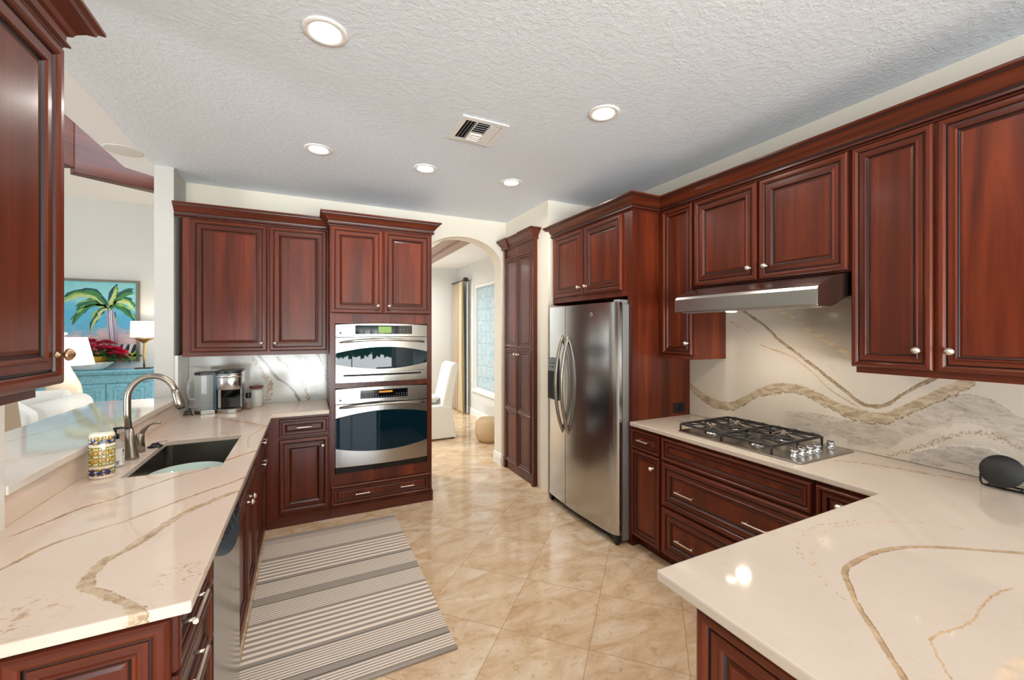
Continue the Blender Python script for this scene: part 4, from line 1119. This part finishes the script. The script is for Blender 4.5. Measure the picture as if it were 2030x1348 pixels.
zone(3.02, 3.27, 6); seq.append((3.27, 3.30, 0)); zone(3.30, 3.50, 10); seq.append((3.50, 3.612, 0)) if False else zone(3.50, 3.57, 4, .7); seq.append((3.57, 3.612, 0))
for y0, y1, m in seq:
    b.box(-.288, .663, y0, y1, .001, .008, m)
b.tube([(-.288, 1.966, .0085), (.663, 1.966, .0085)], .008, 10)
o = b.build('rug', [RG, RC, RD]); tag(o, 'grey and cream striped runner rug in front of the sink', 'rug')

# ------------------------------------------------------------------ ceiling fittings
LN = {(.064, 1.924): 'recessed ceiling light nearest the viewer', (1.543, 1.927): 'recessed ceiling light nearest the range hood',
      (.062, 3.19): 'recessed ceiling light in front of the coffee maker cabinet', (.819, 3.20): 'recessed ceiling light between vent and oven tower', (1.556, 3.18): 'recessed ceiling light nearest the refrigerator'}
for (x, y), lab in LN.items():
    t = thing('recessed_light', 'white ' + lab, 'ceiling light', (x, y, CZ), 'recessed lights in the kitchen ceiling')
    b = MB(); b.lathe([(.092, 0), (.090, -.004), (.078, -.007), (.068, -.006), (.062, -.002), (.060, 0)], (x, y, CZ-.0005), 40); b.build('trim_ring', M['white'], t)
    b = MB(); b.lathe([(.060, -.0012), (.03, -.003), (0, -.0035)], (x, y, CZ-.0005), 32); b.build('lens', M['lens'], t)
    area('recessed_light_beam', (x, y, CZ-.012), (0, 0, 0), .11, .11, 4.2, (1.0, .95, .88), 160, 'DISK')
for x, y in ((.062, .60), (1.55, .60), (.06, -1.2), (1.55, -1.2)):   # the rest of the same grid, behind the viewer
    area('recessed_light_beam', (x, y, CZ-.012), (0, 0, 0), .11, .11, 4.2, (1.0, .95, .88), 160, 'DISK')
for x, y in ((.2, 5.6), (.2, 7.2), (1.3, 7.4)):   # unseen fill lamps added to brighten the dining room
    area('dining_fill_light', (x, y, CZ-.012), (0, 0, 0), .14, .14, 30, (.92, .97, 1.0), 165, 'DISK')
t = thing('air_vent', 'white square air vent in the ceiling', 'vent', (.964, 2.46, CZ))
vx0, vx1, vy0, vy1 = .814, 1.114, 2.302, 2.614
b = MB(); z0, z1 = CZ-.008, CZ-.0005
b.box(vx0, vx0+.035, vy0, vy1, z0, z1); b.box(vx1-.035, vx1, vy0, vy1, z0, z1); b.box(vx0+.035, vx1-.035, vy0, vy0+.035, z0, z1); b.box(vx0+.035, vx1-.035, vy1-.035, vy1, z0, z1)
b.build('frame', M['white'], t)
MB().box(vx0+.035, vx1-.035, vy0+.035, vy1-.035, CZ-.0022, CZ-.0005).build('backing', M['dark'], t)
def vslat(p0, p1, tilt, w=.020):
    d = Vector((p1[0]-p0[0], p1[1]-p0[1], 0)).normalized(); n = Vector((-d.y, d.x, 0))
    a = n*(w/2*math.cos(tilt)); dz = w/2*math.sin(tilt)
    vs = []
    zc = CZ-.008
    for q in (p0, p1):
        for s in (-1, 1):
            vs.append((q[0]+a.x*s, q[1]+a.y*s, zc+dz*s)); vs.append((q[0]+a.x*s, q[1]+a.y*s, zc+dz*s-.0012))
    MB().add(vs, [(0, 2, 6, 4), (1, 5, 7, 3), (0, 4, 5, 1), (2, 3, 7, 6), (0, 1, 3, 2), (4, 6, 7, 5)]).build('slat', M['white'], t)
ix0, ix1, iy0, iy1 = vx0+.037, vx1-.037, vy0+.037, vy1-.037
for k in range(3): vslat((ix0+.014+k*.020, iy0), (ix0+.014+k*.020, iy1), -.9)
for k in range(3): vslat((ix1-.014-k*.020, iy0), (ix1-.014-k*.020, iy1), .45)
MB().box(ix0+.066, ix0+.070, iy0, iy1, CZ-.012, CZ-.002).box(ix1-.070, ix1-.066, iy0, iy1, CZ-.012, CZ-.002).build('divider', M['white'], t)
for k in range(9): vslat((ix0+.072, iy0+.014+k*.026), (ix1-.072, iy0+.014+k*.026), .55 if k < 5 else -.75, .018)
o = MB().lathe([(.11, 0), (.109, -.002), (.10, -.003), (0, -.003)], (-1.168, 3.82, CZ-.0005), 36).build('ceiling_speaker', simple('speaker_white', (226, 225, 220), .7))
tag(o, 'white round speaker grille in the soffit by the column', 'speaker')

# ------------------------------------------------------------------ living room beyond the bar
# painting
t = thing('painting', 'large framed painting of a palm tree', 'painting', (-2.95, 8.6, 1.1))
PX0, PX1, PZ0, PZ1 = -3.75, -2.43, 1.085, 2.37
TP = frame('-Y', 8.615)
b = MB(TP); fr = .035
b.box(PX0, PX1, 0, .05, PZ0, PZ0+fr); b.box(PX0, PX1, 0, .05, PZ1-fr, PZ1); b.box(PX0, PX0+fr, 0, .05, PZ0+fr, PZ1-fr); b.box(PX1-fr, PX1, 0, .05, PZ0+fr, PZ1-fr)
b.build('frame', simple('pewter_frame', (112, 104, 92), .35, .6), t)
nb = NB('painted_sky'); p = nb.pos(); n1 = nb.noise(nb.mapping(p, (3, 1, 5)), 1.2, 5, .65, 1.5); x, y, z = nb.sep(p)
hh = nb.math('ADD', nb.math('DIVIDE', nb.math('SUBTRACT', z, PZ0), PZ1-PZ0), nb.math('MULTIPLY', nb.math('SUBTRACT', n1, .5), .5))
nb.set('Base Color', nb.ramp(hh, [(.05, c4((150, 190, 90))), (.16, c4((214, 196, 214))), (.30, c4((232, 204, 206))), (.42, c4((108, 190, 226))), (.6, c4((86, 184, 226))), (.8, c4((150, 216, 222))), (1, c4((128, 204, 214)))])).set('Roughness', .6)
MB(TP).box(PX0+fr, PX1-fr, 0, .03, PZ0+fr, PZ1-fr).build('canvas', nb.m, t)
strokes = MB(TP); pal = [(20, 70, 82), (60, 130, 70), (150, 190, 90), (28, 96, 84), (190, 208, 140), (190, 176, 200), (120, 110, 150), (30, 50, 80), (238, 240, 244), (196, 206, 60)]
PM = [simple('paint_%s' % n_, c, .55) for n_, c in zip(('teal', 'leaf', 'lime', 'pine', 'pale', 'lilac', 'violet', 'navy', 'white', 'grass'), pal)]
def stroke(pts, w, m, o):
    k = len(pts); vs = []
    for i, p_ in enumerate(pts):
        a = Vector(pts[max(0, i-1)]); c_ = Vector(pts[min(k-1, i+1)]); d_ = (c_-a).normalized(); nn = Vector((-d_.y, d_.x))*w*math.sin(math.pi*(i+.35)/(k-.3))
        for s in (1, -1): vs += [(p_[0]+nn.x*s, .03, p_[1]+nn.y*s), (p_[0]+nn.x*s, o, p_[1]+nn.y*s)]
    fs = []
    for i in range(k-1):
        q = 4*i; fs += [(q+1, q+5, q+7, q+3), (q, q+4, q+5, q+1), (q+2, q+3, q+7, q+6)]
    strokes.add(vs, fs, m)
hx, hz = -2.80, 1.93
for j, (ex, ez, up) in enumerate(((-3.32, 2.08, .16), (-3.22, 1.74, .16), (-3.02, 1.62, .10), (-2.50, 2.24, .06), (-2.47, 1.98, .12), (-2.48, 1.80, .10), (-2.72, 1.64, .05), (-3.1, 2.22, .10), (-2.7, 2.32, .0), (-3.18, 1.95, .10))):
    for q in range(4):
        pts = []
        for i in range(8):
            u = i/7; bx = hx+(ex-hx)*u; bz = hz+(ez-hz)*u+up*math.sin(math.pi*u)
            pts.append((bx+random.uniform(-.02, .02), bz-q*.028*u+random.uniform(-.015, .015)))
        pts = [(min(max(a, PX0+.06), PX1-.045), min(max(c_, PZ0+.06), PZ1-.05)) for a, c_ in pts]
        stroke(pts, .040-.006*q, (0, 1, 2, 3)[(j+q) % 4] if q < 3 else (4, 1)[j % 2], .032+.001*q)
for q in range(7):
    x_ = -2.80+.012*q; stroke([(x_-.02, 1.90), (x_, 1.7), (x_+.02, 1.5), (x_+.03, 1.3), (x_+.02, 1.17)], .022, (5, 6, 8, 5, 8, 6, 5)[q], .034+.0005*q)
for q in range(12):
    xx = -3.2+q*.062; stroke([(xx, 1.16), (xx+.05, 1.18+random.uniform(0, .08)), (xx+.12, 1.17)], .03, (9, 2, 9, 1)[q % 4], .033)
for q in range(5):
    stroke([(-2.68+.04*q, 1.22), (-2.66+.04*q, 1.28), (-2.64+.04*q, 1.36)], .025, (7, 8, 0, 8, 7)[q], .035)
strokes.build('palm_strokes', PM, t)

# blue carved sideboard
t = thing('sideboard', 'distressed turquoise carved sideboard under the painting', 'sideboard', (-2.85, 8.38, 0))
def distressed(name, scale, a):
    b = NB(name); p = b.pos(); n = b.noise(p, scale, 6, .7, .4)
    b.set('Base Color', b.mix(b.smooth(n, .52, .62, 0, a), c4((136, 202, 228)), c4((66, 108, 130)))).set('Roughness', .6); b.bump(n, .4, .01); return b.m
BL, BLC = distressed('turquoise_paint', 26, .45), distressed('turquoise_carving', 60, .8)
SBX0, SBX1 = -3.75, -2.10
MB().box(SBX0+.03, SBX1-.03, 8.17, 8.60, .06, .93).build('body', BL, t)
MB().box(SBX0-.02, SBX1+.02, 8.11, 8.60, .955, .985).box(SBX0, SBX1, 8.13, 8.60, .925, .955).build('top', BL, t, bevel=.006)
TB = frame('-Y', 8.17)
MB(TB).box(SBX0+.04, SBX1-.04, 0, .018, .80, .915).build('frieze', BLC, t)
for a0 in (-3.70, -3.19, -2.68):
    d = MB(TB).rings(a0, a0+.49, .10, .785, [(0, 0), (0, .02), (.05, .02), (.055, .012), (.075, .012), (.08, .022), (.10, .022), (.105, .014)], (0, 0, 0)).build('door', BL, t)
    b = MB(TB); b.box(a0+.13, a0+.36, .012, .022, .23, .655)
    for q in range(24):
        b.lathe([(.02, 0), (.014, .008), (0, .010)], (a0+.16+.05*(q % 4)+.006*(q % 3), .022, .27+.058*(q//4)), 8, 'o')
    b.build('carving', BLC, d)
for a0 in (SBX0+.05, SBX1-.09):
    MB(TB).box(a0, a0+.04, 0, .02, .06, .80).build('pilaster', BLC, t)
MB().box(SBX0+.03, SBX1-.03, 8.15, 8.60, 0, .06).build('plinth', BL, t)

# things on the sideboard
b = MB(); n = 40
b.lathe([(.0, 0), (.16, 0), (.20, .02), (.29, .10), (.30, .118), (.285, .118), (.19, .03), (0, .02)], (-2.97, 8.36, .986), n, so=.55)
nb = NB('whitewashed_wood'); nz = nb.noise(nb.pos(), 18, 5, .6); nb.set('Base Color', nb.mix(nb.smooth(nz, .5, .7, 0, .6), c4((232, 230, 226)), c4((176, 170, 164)))).set('Roughness', .7)
o = b.build('dough_bowl', nb.m); tag(o, 'whitewashed shallow oval bowl on the turquoise sideboard', 'bowl')
t = thing('poinsettia', 'pink-red poinsettia in a gold wrapped pot', 'plant', (-2.86, 8.40, 1.0))
b = MB(); pr = [(.07, 0), (.10, .02), (.135, .15), (.14, .16)]
b.lathe([(.075, 0), (.095, .04), (.12, .12), (.135, .17), (.12, .17), (.10, .12), (0, .10)], (-2.88, 8.37, 1.022), 18, smooth=False); b.build('pot_wrap', simple('gold_foil', (206, 168, 70), .35, .6), t)
RED = [simple('bract_red', (222, 40, 84), .5), simple('bract_pink', (240, 100, 130), .5)]; GRN = simple('leaf_green', (48, 92, 42), .5)
def leaf(b, base, d, up, L, w, m):
    d = Vector(d).normalized(); s = d.cross(Vector((0, 0, 1)))
    s = s.normalized() if s.length > .01 else Vector((1, 0, 0)); B = Vector(base); nrm = s.cross(d)
    vs = [B, B+d*L*.35+s*w*.8+nrm*.008, B+d*L*.65+s*w+nrm*.01, B+d*L+nrm*up, B+d*L*.65-s*w+nrm*.01, B+d*L*.35-s*w*.8+nrm*.008, B+d*L*.5-nrm*.006]
    b.add([tuple(v) for v in vs], [(0, 6, 1), (1, 6, 2), (2, 6, 3), (3, 6, 4), (4, 6, 5), (5, 6, 0)], m)
fb, gb = MB(), MB()
for (fx, fy, fz) in ((-2.86, 8.24, 1.335), (-3.02, 8.30, 1.29), (-2.70, 8.32, 1.30), (-2.92, 8.36, 1.40), (-2.77, 8.42, 1.38), (-3.05, 8.40, 1.32), (-2.62, 8.36, 1.27), (-2.58, 8.30, 1.22)):
    for ring, (cnt, L, tilt) in enumerate(((7, .15, .15), (6, .11, .45), (4, .07, .8))):
        for k_ in range(cnt):
            a = 2*math.pi*k_/cnt+ring*.4+fx*7
            dv = Vector((math.cos(a), math.sin(a)*.8-.45, tilt+math.sin(a)*-.5+random.uniform(-.1, .15)))
            leaf(fb, (fx, fy, fz+.01*ring), dv, -.02, L*random.uniform(.85, 1.1), .034*L/.13, random.choice((0, 0, 1)))
    for k_ in range(7):
        a = 2*math.pi*k_/7+fx*3; leaf(gb, (fx, fy+.03, fz-.05), (math.cos(a), math.sin(a)*.7-.3, -.25), -.03, .16, .042, 0)
for k_ in range(10): gb.tube([(-2.86+random.uniform(-.05, .05), 8.38, 1.14), (-2.86+random.uniform(-.18, .2), 8.33, 1.32)], .005, 6)
fb.build('flowers', RED, t, smooth=True); gb.build('foliage', GRN, t)
t = thing('table_lamp', 'slim brass flower stem lamp with white drum shade', 'lamp', (-2.30, 8.33, .986))
MB().box(-2.40, -2.20, 8.26, 8.40, .987, 1.003).build('base', simple('lamp_bronze', (92, 66, 42), .4, .6), t, bevel=.004)
BRS = simple('antique_brass', (190, 140, 80), .3, .9)
MB().tube([(-2.30, 8.33, 1.0), (-2.302, 8.33, 1.2), (-2.297, 8.33, 1.38), (-2.30, 8.33, 1.45)], .012, 10).build('stem', BRS, t)
b = MB()
for k_ in range(6):
    a = 2*math.pi*k_/6+.3; leaf(b, (-2.30, 8.33, 1.37), (math.cos(a)*.75, math.sin(a)*.75, .75), -.03, .16, .04, 0)
b.build('petals', BRS, t)
b = MB(); b.lathe([(.165, 0), (.160, .25), (.156, .25), (.161, 0)], (-2.30, 8.33, 1.475), 40); b.build('shade', M['shade'], t)
pl = bpy.data.lights.new('lamp_bulb', 'POINT'); pl.energy = 5; pl.color = (1, .82, .6); pl.shadow_soft_size = .04
po = bpy.data.objects.new('lamp_bulb', pl); COL.objects.link(po); po.location = (-2.30, 8.33, 1.58)
# gourd lamp on an end table, sofa
t = thing('side_table', 'pale round end table carrying the cream gourd lamp', 'table', (-2.70, 7.0, 0))
CT = simple('pale_oak', (214, 196, 172), .5)
MB().lathe([(.30, .55), (.30, .585), (0, .585)], (-2.70, 7.0, 0), 30).build('table_top', CT, t)
MB().lathe([(.20, 0), (.18, .03), (.04, .06), (.04, .55)], (-2.70, 7.0, 0), 20).build('pedestal', CT, t)
t = thing('table_lamp', 'cream gourd-shaped table lamp with tapered white shade', 'lamp', (-2.70, 7.0, .586))
MB().lathe([(.09, 0), (.10, .02), (.15, .12), (.165, .22), (.15, .32), (.11, .42), (.075, .50), (.05, .56), (.02, .60), (.02, .64)], (-2.70, 7.0, .587), 32).build('body', simple('cream_ceramic', (236, 222, 200), .2), t)
MB().lathe([(.275, 0), (.205, .34), (.20, .34), (.27, 0)], (-2.70, 7.0, 1.155), 40).build('shade', M['shade'], t)
MB().lathe([(.006, 0), (.006, .03), (.03, .035), (.035, .05), (.02, .065), (0, .07)], (-2.70, 7.0, 1.495), 16).tube([(-2.70, 7.0, 1.2), (-2.70, 7.0, 1.497)], .006, 8).build('finial', M['white'], t)
t = thing('sofa', 'white sofa with rolled arm in front of the gourd lamp', 'sofa', (-3.0, 6.0, 0))
CW = M['cloth_white']
MB().box(-3.9, -2.35, 5.55, 6.45, .12, .46).build('base', CW, t, bevel=.04, seg=4)
b = MB(); b.tube([(-2.36, 5.50, .74), (-2.36, 6.45, .74)], .125, 20); b.box(-2.48, -2.25, 5.52, 6.43, .12, .74); b.build('arm', CW, t)
b = MB(); b.tube([(-3.9, 6.42, .80), (-2.45, 6.42, .80)], .11, 18); b.box(-3.9, -2.48, 6.32, 6.52, .12, .80); b.build('back', CW, t)
MB().box(-3.85, -2.50, 5.56, 6.32, .462, .58).build('seat_cushion', CW, t, bevel=.05, seg=4)
b = MB()
for x_, y_ in ((-3.8, 5.65), (-2.4, 5.65), (-3.8, 6.4), (-2.4, 6.4)): b.box(x_-.03, x_+.03, y_-.03, y_+.03, 0, .13)
b.build('feet', CT, t)
t = thing('armchair', 'white upholstered armchair back just beyond the bar', 'chair', (-2.15, 4.85, 0))
b = MB(); b.prism([(-2.32, .40), (-2.32, .98), (-2.28, 1.03), (-2.16, 1.02), (-2.02, .90), (-2.0, .40)], 4.70, 4.86, 'az'); b.build('back', CW, t, bevel=.04, seg=4)
MB().box(-2.34, -1.98, 4.25, 4.72, .20, .46).build('seat', CW, t, bevel=.05, seg=4)
b = MB()
for x_, y_ in ((-2.3, 4.3), (-2.03, 4.3), (-2.3, 4.8), (-2.03, 4.8)): b.box(x_-.02, x_+.02, y_-.02, y_+.02, 0, .21)
b.build('legs', CT, t)
t = thing('bar_stool', 'beige upholstered bar stool pulled up behind the bar', 'stool', (-1.80, 3.88, 0))
BG = simple('beige_linen', (196, 174, 148), .9); BT = simple('tan_side', (168, 136, 106), .8)
MB(lambda a, o, z: (a-.10*(z-.68), o, z)).box(-1.83, -1.77, 3.66, 4.11, .68, 1.10).build('backrest', [BG], t, bevel=.02, seg=3)
MB().box(-1.82, -1.42, 3.66, 4.11, .62, .70).build('seat', BG, t, bevel=.02, seg=3)
for x_, y_ in ((-1.80, 3.69), (-1.80, 4.08), (-1.45, 3.69), (-1.45, 4.08)):
    MB().box(x_-.02, x_+.02, y_-.02, y_+.02, 0, .63).build('leg', BT, t)
MB().box(-1.80, -1.45, 3.685, 3.705, .22, .25).box(-1.80, -1.45, 4.065, 4.085, .22, .25).build('stretcher', BT, t)

# ------------------------------------------------------------------ dining room beyond the arch
t = thing('curtain', 'gold and taupe silk curtain beside the glass block window', 'curtain', (2.66, 7.75, 0))
def drape(name, y0, y1, mat, x0=2.66, amp=.045, folds=4, ph=0):
    b = MB(); n = 60; vs = []; fs = []; zs = [.01, .05, .6, 1.4, 2.1, 2.47, 2.52]
    for j, z in enumerate(zs):
        sq = 1.0+(.06 if z < .06 else 0)
        for i in range(n+1):
            u = i/n; y = y0+(y1-y0)*((u-.5)*sq+.5)
            vs.append((x0-amp*(.6+.4*math.sin(z+u*3))*math.sin(2*math.pi*folds*u+ph+.25*math.sin(z*1.3)), y, z))
    for j in range(len(zs)-1):
        for i in range(n): fs.append((j*(n+1)+i, j*(n+1)+i+1, (j+1)*(n+1)+i+1, (j+1)*(n+1)+i))
    b.add(vs, fs, 0, True); o = b.build(name, mat, t)
    md = o.modifiers.new('thick', 'SOLIDIFY'); md.thickness = .006
    return o
drape('panel', 7.62, 8.17, simple('taupe_silk', (176, 156, 132), .55, Sheen_Weight=.4), folds=4)
drape('panel', 7.40, 7.63, simple('gold_silk', (206, 184, 140), .5, Sheen_Weight=.4), 2.63, .055, 1, 1.2)
drape('lining', 7.36, 7.42, simple('blue_lining', (214, 224, 232), .8), 2.69, .01, 1)
t = thing('curtain_rod', 'dark curtain rod with square finial above the curtain', 'curtain rod', (2.66, 7.7, 2.53))
MB().tube([(2.655, 7.33, 2.535), (2.655, 8.20, 2.535)], .012, 10).build('rod', M['iron'], t)
MB().box(2.615, 2.695, 7.34, 7.42, 2.505, 2.575).build('finial', M['iron'], t, bevel=.01)
MB().box(2.65, 2.756, 7.44, 7.46, 2.525, 2.545).box(2.65, 2.756, 8.1, 8.12, 2.525, 2.545).build('bracket', M['iron'], t)
t = thing('dining_chair', 'white slipcovered dining chair seen side-on through the arch', 'chair', (1.75, 6.05, 0))
T = None
b = MB(lambda a, o, z: (o, a, z))
b.prism([(1.72, .46), (1.86, 1.06), (1.90, 1.105), (1.955, 1.11), (1.995, 1.065), (1.90, .60), (1.89, .46)], 5.80, 6.28, 'oz', smooth=False); b.build('backrest', CW, t, bevel=.025, seg=4)
b = MB(lambda a, o, z: (o, a, z))
b.prism([(1.40, .02), (1.39, .47), (1.45, .50), (1.72, .50), (1.88, .47), (1.91, .25), (1.955, .02)], 5.79, 6.29, 'oz'); b.build('skirt', CW, t, bevel=.02, seg=3)
MB().lathe([(0, -.05), (.12, -.035), (.17, 0), (.12, .04), (0, .055)], (1.60, 6.04, .58), 24).build('cushion', simple('cushion_grey', (226, 224, 218), .9), t)
b = MB()
for x_, y_ in ((1.90, 5.84), (1.90, 6.24), (1.44, 5.84), (1.44, 6.24)): b.box(x_-.02, x_+.02, y_-.02, y_+.02, 0, .04)
b.build('feet', M['iron'], t)
o = MB().lathe([(.16, 0), (.20, .05), (.215, .16), (.20, .27), (.15, .32), (0, .33)], (2.34, 5.48, .001), 28).build('pouf', simple('tan_wicker', (196, 168, 132), .8))
tag(o, 'tan rounded pouf edge peeking past the arch jamb', 'pouf')

for o in bpy.data.objects:
    if '_org' in o: del o['_org']
